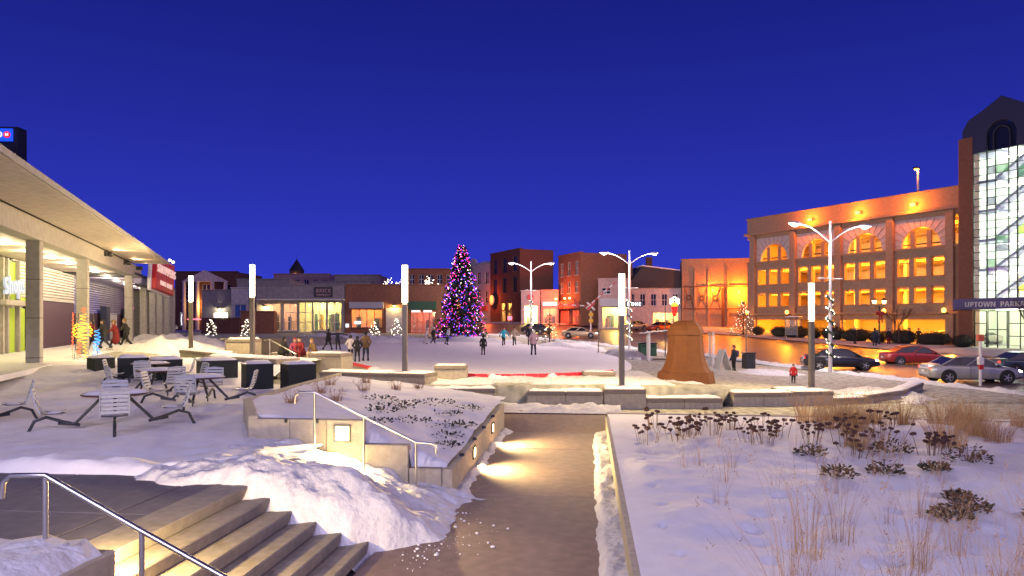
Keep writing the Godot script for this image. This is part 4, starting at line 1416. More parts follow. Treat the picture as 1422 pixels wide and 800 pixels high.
func plants():
	var tall := []
	var low := []
	for k in 4:
		tall.append(grass_mesh(40, 1.45, 0.6, 0.55, 31 + k, 0.003))
		low.append(grass_mesh(170, 0.72, 1.0, 0.75, 51 + k, 0.005))
	rng.seed = 77
	var spots := []
	for a in [[2.05, 6.3], [2.5, 6.6], [3.0, 5.9], [3.35, 6.5], [3.8, 6.1], [2.7, 5.5], [3.5, 5.3], [4.3, 6.6], [4.6, 5.8], [3.1, 7.5], [2.0, 7.4], [4.2, 7.7], [5.0, 7.2], [5.2, 6.3], [2.6, 8.9], [1.65, 5.6], [4.9, 8.4], [5.6, 8.0], [3.7, 8.6], [4.4, 9.2], [5.4, 9.0], [3.2, 9.6]]:
		spots.append(Vector2(a[0], a[1]))
	for i in spots.size():
		var o := thing("tall_grass", "thin tan stalks of tall dry grass sticking up from the nearest snow", "grass", bed_at(spots[i].x, spots[i].y), rng.randf() * 6, "tall dry grasses in the near planting bed")
		o.scale = Vector3.ONE * rng.randf_range(0.7, 1.1)
		part(o, "blades", tall[i % 4], M.dry_grass if i % 3 else M.dry_grass_b)
	for i in 30:
		var u := 5.9 + rng.randf() * 8.5
		var w := 16.4 + rng.randf() * 4.8
		if i > 24:
			u = 8.5 + rng.randf() * 4.0
			w = 11.0 + rng.randf() * 3.5
		var o := thing("grass_clump", "bushy tan grass clump in the far right of the planting bed", "grass", bed_at(u, w), rng.randf() * 6, "bushy dry grass clumps at the right")
		o.scale = Vector3(1, 1, 1) * rng.randf_range(0.8, 1.35)
		part(o, "blades", low[i % 4], M.dry_grass if i % 2 else M.dry_grass_b)
	# wispy stalks in the middle of the bed
	var wisp := grass_mesh(12, 0.6, 0.5, 0.35, 91, 0.003)
	for i in 26:
		var u := rng.randf_range(1.8, 7.0)
		var w := rng.randf_range(9.5, 17.0)
		var o := thing("grass_wisp", "few thin bent stalks poking out of the middle of the snowy bed", "grass", bed_at(u, w), rng.randf() * 6, "thin stalks in the snow")
		o.scale = Vector3.ONE * rng.randf_range(0.7, 1.2)
		part(o, "blades", wisp, M.dry_grass_b)
	# dried flower heads along the far edge of the bed
	var forms := []
	for k in 4:
		rng.seed = 140 + k
		var st := MB.new()
		var hd := MB.new()
		for j in 9 + k * 2:
			var b := Vector3(rng.randfn(0, 0.16), 0, rng.randfn(0, 0.12))
			var t := b * 1.45 + Vector3(0, rng.randf_range(0.22, 0.46), 0)
			st.tube([b, (b + t) / 2 + Vector3(0.01, 0, 0), t], 0.006, 4, false)
			for q in 3:
				var r := rng.randf_range(0.035, 0.06)
				hd.ell(t + Vector3(rng.randf_range(-.03, .03), rng.randf_range(-0.015, 0.014), rng.randf_range(-.03, .03)), Vector3(r, r * 0.65, r) * 0.85, 7, 4)
		forms.append([st.mesh(), hd.mesh()])
	rng.seed = 15
	for i in 22:
		var u := 1.35 + i * 0.3 + rng.randf_range(-0.12, 0.12)
		var w := 18.6 + rng.randf_range(-1.9, 1.5) - i * 0.06
		var o := thing("dried_flowers", nth(i) + " cluster of dried dark flower heads counted from the walkway edge", "plant", bed_at(u, w), rng.randf() * 6, "dried flower heads in a row")
		o.scale = Vector3.ONE * rng.randf_range(0.85, 1.2)
		part(o, "stems", forms[i % 4][0], M.stalk)
		part(o, "flower_heads", forms[i % 4][1], M.seed_head)
	# low evergreen shrubs
	var shrub_at := [[4.6, 15.6, 0.3, "leafy shrub nearest the dried flower heads"], [4.4, 13.3, 0.3, "brown leafy shrub in the middle of the snowy bed"], [5.42, 13.9, 0.31, "dark leafy shrub right of the brown one"], [6.45, 16.2, 0.4, "large dark leafy shrub near the grass clumps"], [6.34, 14.0, 0.24, "small sparse shrub near the right edge"], [7.3, 14.8, 0.4, "rounded brown shrub among the right hand grasses"], [5.15, 10.95, 0.26, "two toned shrub low on the right with long leaves"], [5.6, 11.25, 0.26, "brown shrub beside the two toned one"], [5.88, 12.2, 0.2, "flat brown shrub above the two toned one"], [6.5, 11.0, 0.28, "shrub cut off by the right edge"]]
	for i in shrub_at.size():
		var a: Array = shrub_at[i]
		rng.seed = 200 + i
		var o := thing("shrub", a[3], "shrub", bed_at(a[0], a[1]))
		var st := MB.new()
		for k in 10:
			var w := rng.randf() * TAU
			st.tube([Vector3.ZERO, Vector3(cos(w) * a[2] * 0.8, a[2] * rng.randf_range(0.4, 0.9), sin(w) * a[2] * 0.8)], 0.006, 4, false)
		part(o, "stems", st, M.stalk)
		var m := MB.new()
		leafy(m, Vector3(0, 0.02, 0), a[2], a[2] * 0.75, 110, 0.085)
		part(o, "foliage", m, M.leaf_brown if i in [1, 7, 8, 5] else M.leaf_dark)
		var m2 := MB.new()
		leafy(m2, Vector3(0, 0.02, 0), a[2], a[2] * 0.85, 60, 0.085)
		part(o, "foliage", m2, M.leaf_dark if i in [1, 7, 8, 5] else M.leaf_brown)
	# groundcover in the raised planter
	var cover := [[-4.7, 16.5, 0.5], [-4.15, 18.8, 0.5], [-3.9, 15.2, 0.4], [-2.85, 14.4, 0.25], [-2.95, 16.3, 0.3], [-4.15, 14.0, 0.2], [-4.6, 17.5, 0.4], [-3.2, 18.9, 0.35], [-3.3, 16.0, 0.4], [-5.3, 17.8, 0.35], [-4.5, 15.6, 0.35], [-3.05, 15.2, 0.3], [-3.6, 17.6, 0.35]]
	for i in cover.size():
		var a: Array = cover[i]
		rng.seed = 300 + i
		var o := thing("groundcover_plant", "patch of dark leaves poking through the snow of the raised planter", "plant", site(a[0], a[1], mid_y(a[0], a[1])), 0, "groundcover plants in the raised planter")
		var m := MB.new()
		leafy(m, Vector3.ZERO, a[2] * 1.25, 0.13, int(26 + a[2] * 130), 0.085)
		part(o, "foliage", m, M.leaf_dark)
	var tuft := grass_mesh(60, 0.24, 0.5, 0.8, 401, 0.006)
	for a in [[-6.6, 15.4], [-6.0, 16.6], [-6.9, 18.0], [-6.2, 19.4], [-5.6, 20.6], [-7.4, 20.0], [-6.8, 21.4], [-5.2, 21.6]]:
		var o := thing("grass_tuft", "small frosted grass tuft at the back of the raised planter", "grass", site(a[0], a[1], mid_y(a[0], a[1])), rng.randf() * 5, "grass tufts in the raised planter")
		part(o, "blades", tuft, M.dry_grass_b)

func trees():
	fir("christmas_tree", "huge fir covered in pink and purple lights behind the ice", Vector3(-6.1, 0.7, -87.5), 11.6, 3.0, 5600, {"bulb_pink": 560, "bulb_purple": 560, "bulb_white": 260, "bulb_blue": 240, "bulb_red": 110}, 0.039, 1)
	var g := "small firs with white lights"
	fir("lit_fir", "small lit fir farthest left beyond the mall corner", Vector3(-35.2, 1.3, -84.0), 2.1, 0.9, 500, {"bulb_white": 60}, 0.05, 2, g)
	fir("lit_fir", "small lit fir in front of the brown wall left of a lamp post", Vector3(-30.2, 1.3, -82.0), 2.0, 0.85, 500, {"bulb_white": 60}, 0.05, 3, g)
	fir("lit_fir", "small lit fir before the brown brick restaurant left of the middle lamp", Vector3(-16.7, 1.1, -87.0), 2.1, 0.9, 500, {"bulb_white": 55}, 0.05, 4, g)
	fir("lit_fir", "small lit fir partly behind the middle lamp post", Vector3(-14.0, 1.1, -87.0), 2.4, 1.0, 560, {"bulb_white": 65}, 0.05, 5, g)
	fir("lit_fir", "lit fir in front of the orange lit building", Vector3(31.0, 1.15, -96.5), 4.6, 1.75, 1500, {"bulb_white": 110}, 0.036, 6)
	fir("fir", "dark unlit bushy fir at the right end of the ice", Vector3(3.85, 0.75, -74.0), 3.2, 1.25, 1000, {"bulb_white": 6}, 0.05, 7)
	bare_tree("bare tree with white lights behind the flat roof left of the middle lamp", Vector3(-17.5, 1.5, -106), 9.0, 61, 150)
	bare_tree("bare tree with white lights behind the flat roof right of the middle lamp", Vector3(-12.3, 1.5, -106), 9.2, 62, 190)
	bare_tree("bare street tree in front of the parkade", Vector3(42.6, 0.5, -79.3), 5.4, 63)
	bare_tree("bare street tree in front of the glass stair tower", Vector3(51.0, 0.4, -71.5), 6.5, 64)
	# clipped hedges in front of the parkade
	var hs := [[33.2, 97.0, 1.6], [35.0, 94.0, 1.8], [36.3, 92.0, 2.0], [37.6, 89.6, 1.8], [39.0, 87.4, 2.2], [40.6, 85.0, 2.0], [42.0, 82.6, 1.9], [43.6, 80.4, 2.2], [45.4, 77.6, 2.0], [47.0, 75.0, 1.8]]
	var form := MB.new()
	rng.seed = 90
	for k in 900:
		var d := Vector3(rng.randfn(), rng.randfn(), rng.randfn()).normalized()
		var p := d * Vector3(0.85, 0.6, 0.6) * rng.randf_range(0.85, 1.04) + Vector3(0, 0.6, 0)
		form.tri(p, p + Vector3(rng.randf_range(-.1, .1), rng.randf_range(-.1, .1), 0.05), p + Vector3(0.06, rng.randf_range(-.1, .1), rng.randf_range(-.1, .1)), d)
	form.ell(Vector3(0, 0.55, 0), Vector3(0.8, 0.56, 0.55), 10, 6)
	var hm := form.mesh()
	for i in hs.size():
		var o := thing("hedge", nth(i) + " dark clipped hedge bush from the left before the parkade", "hedge", Vector3(hs[i][0], street_y(hs[i][1]) + 0.05, -hs[i][1]), 1.0 + i, "hedge bushes before the parkade")
		o.scale = Vector3(1.35, 0.85, 1.0) * hs[i][2] * 0.75
		part(o, "foliage", hm, M.hedge)

# ------------------------------------------------------------------ buildings
func facade(w: float, h: float, holes: Array, thick := 0.35) -> MB:
	var xs := [0.0, w]
	var ys := [0.0, h]
	for q in holes:
		for e in [0, 1]:
			if not xs.has(q[e]): xs.append(q[e])
			if not ys.has(q[2 + e]): ys.append(q[2 + e])
	xs.sort()
	ys.sort()
	var m := MB.new()
	for i in xs.size() - 1:
		for j in ys.size() - 1:
			var cx: float = (xs[i] + xs[i + 1]) / 2
			var cy: float = (ys[j] + ys[j + 1]) / 2
			var open := false
			for q in holes:
				if cx > q[0] and cx < q[1] and cy > q[2] and cy < q[3]: open = true
			if open: continue
			for z in [[0.0, 1], [-thick, -1]]:
				m.quad(Vector3(xs[i], ys[j], z[0]), Vector3(xs[i + 1], ys[j], z[0]), Vector3(xs[i + 1], ys[j + 1], z[0]), Vector3(xs[i], ys[j + 1], z[0]), Vector3(0, 0, z[1]))
	for q in holes:
		var c := Vector3((q[0] + q[1]) / 2, (q[2] + q[3]) / 2, 0)
		var p := [Vector3(q[0], q[2], 0), Vector3(q[1], q[2], 0), Vector3(q[1], q[3], 0), Vector3(q[0], q[3], 0)]
		for k in 4:
			var a: Vector3 = p[k]
			var b: Vector3 = p[(k + 1) % 4]
			m.quad(a, b, b - Vector3(0, 0, thick), a - Vector3(0, 0, thick), c - (a + b) / 2)
	m.quad(Vector3(0, 0, 0), Vector3(0, h, 0), Vector3(0, h, -thick), Vector3(0, 0, -thick), Vector3(-1, 0, 0))
	m.quad(Vector3(w, 0, 0), Vector3(w, h, 0), Vector3(w, h, -thick), Vector3(w, 0, -thick), Vector3(1, 0, 0))
	m.quad(Vector3(0, h, 0), Vector3(w, h, 0), Vector3(w, h, -thick), Vector3(0, h, -thick), Vector3.UP)
	return m

func shell(o: Node3D, w: float, h: float, depth: float, holes: Array, wallm: Material, roofm: Material, side: Material = null):
	if side == null: side = wallm
	part(o, "wall", facade(w, h, holes), wallm)
	part(o, "wall", MB.new().box(Vector3(0.15, h / 2, -0.355 - (depth - 0.355) / 2), Vector3(0.3, h, depth - 0.355)), side)
	part(o, "wall", MB.new().box(Vector3(w - 0.15, h / 2, -0.355 - (depth - 0.355) / 2), Vector3(0.3, h, depth - 0.355)), side)
	part(o, "wall", MB.new().box(Vector3(w / 2, h / 2, -depth - 0.15), Vector3(w, h, 0.29)), side)
	part(o, "roof", MB.new().box(Vector3(w / 2, h - 0.35, -depth / 2 - 0.18), Vector3(w - 0.62, 0.2, depth - 0.4)), roofm)
	part(o, "coping", MB.new().cbox(Vector3(w / 2, h + 0.08, -0.17), Vector3(w + 0.3, 0.15, 0.6), 0.03), side)

func window(o: Node3D, q: Array, framem: Material, panem: Material, nx := 2, ny := 2, z := -0.2):
	var f := MB.new()
	var w: float = q[1] - q[0]
	var h: float = q[3] - q[2]
	for i in nx + 1:
		f.box(Vector3(q[0] + w * i / nx, q[2] + h / 2, z), Vector3(0.09, h, 0.08))
	for j in ny + 1:
		f.box(Vector3(q[0] + w / 2, q[2] + h * j / ny, z + 0.001), Vector3(w, 0.09, 0.078))
	var fr := part(o, "window", f, framem)
	part(fr, "pane", MB.new().box(Vector3(q[0] + w / 2, q[2] + h / 2, z - 0.03), Vector3(w, h, 0.012)), panem)
	part(fr, "sill", MB.new().cbox(Vector3(q[0] + w / 2, q[2] - 0.06, 0.04), Vector3(w + 0.2, 0.1, 0.22), 0.02), framem)

# a lit room behind a shop window, with goods and a ceiling lamp
func room(o: Node3D, q: Array, depth: float, wallm: Material, color: Color, energy: float, seed_: int):
	var w: float = q[1] - q[0]
	var h: float = q[3] - q[2]
	var c := Vector3(q[0] + w / 2, q[2] + h / 2, -0.36)
	var m := MB.new()
	m.box(c + Vector3(0, 0, -depth), Vector3(w, h + 0.3, 0.1))
	for s in [-1, 1]:
		m.box(c + Vector3(s * (w / 2 + 0.05), 0, -depth / 2), Vector3(0.09, h + 0.3, depth))
		m.box(c + Vector3(0, s * (h / 2 + 0.1), -depth / 2), Vector3(w, 0.1, depth - 0.1))
	var r := part(o, "shop_room", m, wallm)
	rng.seed = seed_
	var cols := [M.brick_red, M.navy, M.interior, M.dark_wall, M.amber_paint, M.green_cloth]
	for k in int(w / 0.9) + 1:
		var bh := rng.randf_range(0.4, 0.6) * h
		part(r, "display", MB.new().cbox(Vector3(q[0] + rng.randf_range(0.4, w - 0.4), q[2] + bh / 2 + 0.05, -rng.randf_range(0.9, depth * 0.8)), Vector3(rng.randf_range(0.3, 0.7), bh, 0.4), 0.05), cols[rng.randi() % 6])
	part(r, "ceiling_lamp", MB.new().cbox(c + Vector3(0, h / 2 - 0.04, -depth * 0.4), Vector3(minf(w * 0.6, 2.0), 0.08, 0.25), 0.02), M.lamp_warm)
	omni(o, c + Vector3(0, h / 2 - 0.35, -depth * 0.4), color, energy, 0.15)

func text(parent: Node3D, s: String, h: float, material: Material, at: Vector3, bas := Basis(), called := "lettering"):
	var f := SystemFont.new()
	f.font_names = PackedStringArray(["Droid Sans"])
	f.font_weight = 700
	var t := TextMesh.new()
	t.font = f
	t.text = s
	t.font_size = 32
	t.pixel_size = h / 0.72 / 32.0
	t.depth = h * 0.12
	var o := part(parent, called, t, material)
	o.transform = Transform3D(bas, at)
	return o

func block(called: String, label: String, a: Vector2, b: Vector2, y0: float, y1: float, depth: float, wallm: String, roofm := "dark_roof", rows := [], cols := 0, ww := 1.2, glass_ := "dark_glass", framem := "frame_light", extra := []) -> Node3D:
	var o := thing(called, label, "building")
	var w := frame(o, a, b, y0)
	var holes := []
	var wins := []
	for r in rows:
		for k in cols:
			var cx := w * (k + 0.5) / cols
			var q := [cx - ww / 2, cx + ww / 2, r[0], r[1]]
			holes.append(q)
			wins.append(q)
	for q in extra: holes.append(q)
	shell(o, w, y1 - y0, depth, holes, M[wallm], M[roofm])
	for q in wins: window(o, q, M[framem], M[glass_])
	return o

func sconce(o: Node3D, at: Vector3, color: Color, energy: float, mat := "lamp_warm", shade := true):
	if shade: part(o, "lamp_shade", MB.new().lathe(at + Vector3(0, 0.02, 0), [Vector2(0.06, 0.28), Vector2(0.32, 0.06)], 10), M.frame_dark)
	part(o, "wall_lamp_bulb", MB.new().ell(at, Vector3(0.15, 0.13, 0.15), 8, 5), M[mat])
	omni(o, at, color, energy, 0.12)

func far_left():
	# low shops at the far side of the ice, left
	var o := block("shop_building", "long grey one storey shop block with a black sign left of centre", Vector2(-34.6, 97.5), Vector2(-22.8, 98.0), 1.45, 7.9, 9.0, "grey_render", "dark_roof", [], 0, 1, "", "", [[1.0, 3.2, 0.4, 4.0], [3.6, 5.4, 0.4, 4.0], [5.7, 7.4, 0.15, 4.2], [7.6, 9.3, 0.4, 4.2], [9.5, 11.4, 0.15, 4.2]])
	for q in [[1.0, 3.2, 0.4, 4.0], [3.6, 5.4, 0.4, 4.0], [5.7, 7.4, 0.15, 4.2], [7.6, 9.3, 0.4, 4.2], [9.5, 11.4, 0.15, 4.2]]:
		window(o, q, M.frame_light, M.pane, 2, 3)
	room(o, [0.9, 5.5, 0.2, 4.3], 4.0, M.interior, Color(1, 0.7, 0.55), 2.6, 3)
	room(o, [5.6, 11.5, 0.1, 4.4], 4.0, M.interior, Color(1.0, 0.92, 0.55), 9.0, 4)
	part(o, "canopy", MB.new().cbox(Vector3(6.1, 4.55, 0.6), Vector3(11.6, 0.18, 1.4), 0.03), M.frame_light)
	var sg := part(o, "sign", MB.new().cbox(Vector3(9.0, 5.6, 0.1), Vector3(2.5, 1.35, 0.14), 0.03), M.frame_dark)
	text(sg, "BRICK", 0.5, M.pink_render, Vector3(9.0, 5.78, 0.2))
	text(sg, "BREWERY", 0.3, M.pink_render, Vector3(9.0, 5.2, 0.2))
	o = block("shop_building", "brown brick one storey restaurant behind the small lit firs", Vector2(-22.7, 98.0), Vector2(-7.0, 98.6), 1.4, 8.0, 9.0, "brick_brown", "dark_roof", [], 0, 1, "", "", [[0.8, 5.0, 0.8, 3.3], [8.9, 12.2, 0.15, 3.0]])
	window(o, [0.8, 5.0, 0.8, 3.3], M.frame_dark, M.pane, 4, 1)
	window(o, [8.9, 12.2, 0.15, 3.0], M.red_cloth, M.pane, 4, 2)
	room(o, [0.7, 5.1, 0.5, 3.5], 3.5, M.interior, Color(1, 0.5, 0.15), 3.2, 5)
	room(o, [8.8, 12.3, 0.1, 3.2], 3.0, M.pink_render, Color(1, 0.5, 0.25), 2.2, 6)
	part(o, "awning", MB.new().slab(PackedVector2Array([Vector2(0.6, 3.45), Vector2(5.2, 3.45), Vector2(5.2, 4.3), Vector2(0.6, 4.3)]), 0.02, 0.5), M.grey_cloth)
	part(o, "awning", MB.new().slab(PackedVector2Array([Vector2(8.4, 3.3), Vector2(12.4, 3.3), Vector2(12.4, 4.4), Vector2(8.4, 4.4)]), 0.02, 0.6), M.green_cloth)
	for x in [9.6, 11.2]: part(o, "sign_panel", MB.new().cbox(Vector3(x, 3.05, 0.3), Vector3(1.2, 0.28, 0.08), 0.02), M.sign_white)
	part(o, "lit_panel", MB.new().cbox(Vector3(6.6, 1.8, 0.05), Vector3(2.2, 3.4, 0.1), 0.02), M.white_render)
	sconce(o, Vector3(6.7, 3.75, 0.5), Color(1, 0.85, 0.5), 2.2)
	sconce(o, Vector3(15.2, 3.9, 0.4), Color(1, 0.75, 0.35), 1.6)
	part(o, "sign_panel", MB.new().cbox(Vector3(1.7, 1.5, 0.2), Vector3(0.9, 0.42, 0.1), 0.03), M.sign_white)
	part(o, "sign_panel", MB.new().cbox(Vector3(0.3, 1.1, 0.2), Vector3(0.45, 0.5, 0.1), 0.03), M.sign_white)
	sconce(o, Vector3(-10.6, 3.6, 0.5), Color(1, 0.88, 0.6), 2.4)
	o = block("brick_annex", "reddish brick wall with a lit lamp behind the second lamp post", Vector2(-36.0, 95.5), Vector2(-31.6, 95.7), 1.4, 4.3, 1.2, "brick_brown")
	o = block("brick_annex", "low dark brown wall behind the small lit fir at the left", Vector2(-41.0, 95.0), Vector2(-36.05, 95.2), 1.4, 3.4, 1.0, "brick_dark")
	o = block("shop_building", "pale blue lit panel block behind the low brown wall", Vector2(-38.6, 99.0), Vector2(-36.2, 99.0), 1.4, 7.6, 6.0, "white_render", "dark_roof", [[0.6, 4.0]], 1, 1.6, "pane_blue")
	o = block("shop_building", "grey box block with one bright window at the far left", Vector2(-43.5, 101.0), Vector2(-39.0, 101.0), 1.4, 7.4, 8.0, "grey_render", "dark_roof", [], 0, 1, "", "", [[1.6, 3.6, 0.6, 2.9]])
	window(o, [1.6, 3.6, 0.6, 2.9], M.frame_light, M.pane, 2, 1)
	room(o, [1.5, 3.7, 0.4, 3.1], 2.5, M.interior_white, Color(1, 0.97, 0.9), 3.0, 8)
	sconce(o, Vector3(2.6, 3.4, 0.3), Color(1, 0.95, 0.8), 1.5)
	o = block("flat_roof_building", "tan upper storey rising behind the grey shop block", Vector2(-40.5, 106.0), Vector2(-32.8, 106.0), 1.4, 9.2, 8.0, "grey_render")
	# pediment hall
	o = block("pediment_hall", "dim hall with a pale triangular pediment beyond the mall sign", Vector2(-58.5, 125.0), Vector2(-47.7, 125.0), 1.5, 11.6, 12.0, "brick_dark", "dark_roof", [[5.2, 8.0]], 3, 1.3)
	part(o, "pediment", MB.new().slab(PackedVector2Array([Vector2(1.4, 8.4), Vector2(9.4, 8.4), Vector2(5.4, 10.4)]), 0.05, 0.8), M.white_render)
	for x in [1.8, 4.1, 6.7, 9.0]:
		part(o, "column", MB.new().lathe(Vector3(x, 0, 0.5), [Vector2(0.35, 0), Vector2(0.3, 8.4)], 12), M.white_render)
	part(o, "porch_lamp", MB.new().ell(Vector3(5.4, 4.3, 0.6), Vector3(0.25, 0.25, 0.25), 8, 5), M.lamp_warm)
	omni(o, Vector3(5.4, 4.3, 1.0), Color(1, 0.7, 0.35), 8.0, 0.2)
	part(o, "neon_strip", MB.new().cbox(Vector3(5.5, 1.9, 0.9), Vector3(6.0, 0.18, 0.1), 0.03), M.sign_pink)
	# clock tower and what stands round it
	o = block("pink_building", "pinkish flat building below the clock tower", Vector2(-49.0, 148.0), Vector2(-37.5, 148.0), 3.0, 12.7, 10.0, "pink_render", "dark_roof", [[6.6, 8.6]], 6, 0.9)
	o = thing("clock_tower", "small dark clock tower with a lit clock face on the skyline", "tower")
	frame(o, Vector2(-48.9, 158.0), Vector2(-46.3, 158.0), 3.0)
	part(o, "tower_wall", MB.new().box(Vector3(1.3, 5.6, -1.3), Vector3(2.5, 11.2, 2.5)), M.brick_dark)
	part(o, "tower_roof", MB.new().lathe(Vector3(1.3, 11.2, -1.3), [Vector2(1.9, 0), Vector2(0, 2.6)], 4, Basis(Vector3.UP, PI / 4)), M.dark_roof)
	part(o, "clock_light", MB.new().lathe(Vector3(1.3, 9.9, 0.0), [Vector2(0, 0.08), Vector2(0.62, 0.08), Vector2(0.62, -0.1)], 16, Basis(Vector3(1, 0, 0), PI / 2)), M.lamp_warm)
	part(o, "spire", MB.new().tube([Vector3(1.3, 13.6, -1.3), Vector3(1.3, 14.8, -1.3)], [0.06, 0.02], 6), M.dark_roof)
	for a in [[-36.5, -25.5, 130.0, 10.2, "grey stepped roof right of the clock tower"], [-33.0, -24.5, 134.0, 11.6, "upper grey roof terrace right of the clock tower"]]:
		block("stepped_building", a[4], Vector2(a[0], a[2]), Vector2(a[1], a[2]), 2.8, a[3], 8.0, "grey_render")
	block("brick_building", "brown block with a white chimney wall behind the restaurant", Vector2(-17.6, 121.0), Vector2(-9.8, 121.0), 2.7, 11.8, 9.0, "brick_brown", "dark_roof", [[6.6, 8.2]], 5, 0.8)
	# bank tower
	o = thing("office_tower", "dark ribbed office tower with a blue lit sign above the mall roof", "tower")
	var w := frame(o, Vector2(-121.0, 150.0), Vector2(-103.6, 151.0), 1.4)
	part(o, "tower_wall", MB.new().box(Vector3(w / 2, 21.2, -1.5), Vector3(w, 42.4, 3)), M.dark_roof)
	for k in 15:
		part(o, "rib", MB.new().box(Vector3(w * (k + 0.5) / 15, 19.0, 0.2), Vector3(0.35, 38.0, 0.4)), M.frame_dark)
	var sg2 := part(o, "sign", MB.new().cbox(Vector3(w - 5.2, 40.6, 0.3), Vector3(8.6, 2.6, 0.4), 0.05), M.sign_blue)
	text(sg2, "BMO", 1.15, M.sign_white, Vector3(w - 4.6, 40.6, 0.6))
	part(sg2, "roundel", MB.new().lathe(Vector3(w - 1.9, 40.6, 0.5), [Vector2(0, 0.12), Vector2(0.7, 0.12), Vector2(0.7, 0)], 16, Basis(Vector3(1, 0, 0), PI / 2)), M.sign_red)
	text(sg2, "M", 0.6, M.sign_white, Vector3(w - 1.9, 40.6, 0.68))

func far_middle():
	var o := block("ornate_building", "white ornate facade with a curved parapet right of the lit tree", Vector2(-8.6, 139.5), Vector2(-4.0, 134.0), 2.7, 13.6, 9.0, "white_render", "dark_roof", [[3.8, 6.0], [7.4, 9.6]], 3, 1.1, "dark_glass")
	var arc := PackedVector2Array([Vector2(0, 10.9)])
	for k in 9: arc.append(Vector2(1.6 - 1.0 * cos(PI * k / 8), 11.4 + 1.0 * sin(PI * k / 8)))
	arc.append_array(PackedVector2Array([Vector2(5.0, 11.6), Vector2(7.1, 11.6), Vector2(7.1, 10.9)]))
	part(o, "parapet", MB.new().slab(arc, -0.4, -0.1), M.white_render)
	part(o, "shop_sign", MB.new().cbox(Vector3(4.2, 2.7, 0.2), Vector3(4.4, 1.0, 0.3), 0.05), M.red_cloth)
	sconce(o, Vector3(1.2, 1.2, 0.5), Color(1, 0.8, 0.4), 3.0)
	# three storey brick
	o = block("brick_building", "three storey dark red brick building at the street corner", Vector2(-4.0, 133.5), Vector2(1.34, 122.5), 2.7, 15.4, 6.2, "brick_red", "dark_roof", [[5.4, 8.0], [9.0, 11.6]], 3, 1.7, "dark_glass", "frame_dark", [[4.6, 6.4, 0.3, 3.6], [7.2, 9.0, 0.3, 3.6]])
	for x in [4.6, 7.2]:
		window(o, [x, x + 1.8, 0.3, 3.6], M.frame_dark, M.pane, 2, 2)
		part(o, "window_arch", MB.new().lathe(Vector3(x + 0.9, 3.2, 0.02), [Vector2(0.95, 0.04), Vector2(1.15, 0.04), Vector2(1.15, -0.06)], 20, Basis(Vector3(1, 0, 0), PI / 2)), M.brick_brown)
	room(o, [4.4, 9.2, 0.2, 3.9], 3.0, M.interior, Color(1.0, 0.75, 0.35), 9.0, 11)
	part(o, "hanging_sign", MB.new().lathe(Vector3(2.0, 4.2, 0.6), [Vector2(0, 0.1), Vector2(0.95, 0.1), Vector2(0.95, -0.1), Vector2(0, -0.1)], 18, Basis(Vector3(1, 0, 0), PI / 2)), M.white_render)
	part(o, "neon_light", MB.new().cbox(Vector3(8.8, 0.9, 0.25), Vector3(1.6, 0.7, 0.12), 0.05), M.sign_pink)
	omni(o, Vector3(2.0, 4.4, 1.6), Color(1, 0.4, 0.15), 6.0, 0.2)
	o = block("shop_building", "low shop with a pale fascia and bright window left of the street lamp", Vector2(1.5, 118.3), Vector2(4.6, 118.0), 2.4, 8.0, 4.0, "white_render", "dark_roof", [], 0, 1, "", "", [[0.5, 2.7, 0.2, 3.2]])
	window(o, [0.5, 2.7, 0.2, 3.2], M.frame_light, M.pane, 2, 1)
	room(o, [0.4, 2.8, 0.1, 3.4], 2.6, M.interior_white, Color(1.0, 0.92, 0.5), 10.0, 12)
	part(o, "sign_emblem", MB.new().lathe(Vector3(1.5, 4.6, 0.08), [Vector2(0, 0.05), Vector2(0.55, 0.05), Vector2(0.55, -0.05)], 14, Basis(Vector3(1, 0, 0), PI / 2)), M.red_paint)
	o = block("shop_building", "low shop with a pinkish blank fascia right of the street lamp", Vector2(4.75, 118.0), Vector2(7.6, 117.8), 2.4, 8.1, 4.0, "pink_render", "dark_roof", [], 0, 1, "", "", [[0.3, 2.6, 0.2, 2.8]])
	window(o, [0.3, 2.6, 0.2, 2.8], M.frame_dark, M.pane, 2, 1)
	room(o, [0.2, 2.7, 0.1, 3.0], 2.6, M.pink_render, Color(1.0, 0.55, 0.3), 8.0, 13)
	part(o, "lit_fascia_sign", MB.new().cbox(Vector3(1.45, 3.5, 0.15), Vector3(2.3, 0.6, 0.2), 0.04), M.sign_white)
	# two storey brick with awnings
	o = block("brick_building", "two storey brown brick building with red lit shopfront", Vector2(7.7, 119.8), Vector2(10.7, 112.3), 2.4, 13.8, 8.0, "brick_brown", "dark_roof", [[5.2, 7.0], [8.0, 10.2]], 3, 1.1, "dark_glass", "frame_light", [[0.8, 4.0, 0.2, 2.4], [4.8, 7.4, 0.2, 2.4]])
	for q in [[0.8, 4.0, 0.2, 2.4], [4.8, 7.4, 0.2, 2.4]]:
		window(o, q, M.red_cloth, M.pane, 2, 1)
	room(o, [0.6, 7.6, 0.1, 2.7], 2.5, M.red_cloth, Color(1.0, 0.4, 0.15), 9.0, 14)
	for x in [[0.4, 3.4], [3.8, 7.6]]:
		part(o, "awning", MB.new().slab(PackedVector2Array([Vector2(x[0], 2.7), Vector2(x[1], 2.7), Vector2(x[1], 3.9), Vector2(x[0], 3.9)]), 0.05, 0.9), M.red_cloth)
	for x in [1.6, 4.9, 6.6]: part(o, "sign_lamp", MB.new().ell(Vector3(x, 4.3, 1.2), Vector3(0.2, 0.14, 0.2), 8, 5), M.lamp_warm)
	omni(o, Vector3(4.0, 4.6, 2.4), Color(1, 0.42, 0.15), 14.0, 0.3)
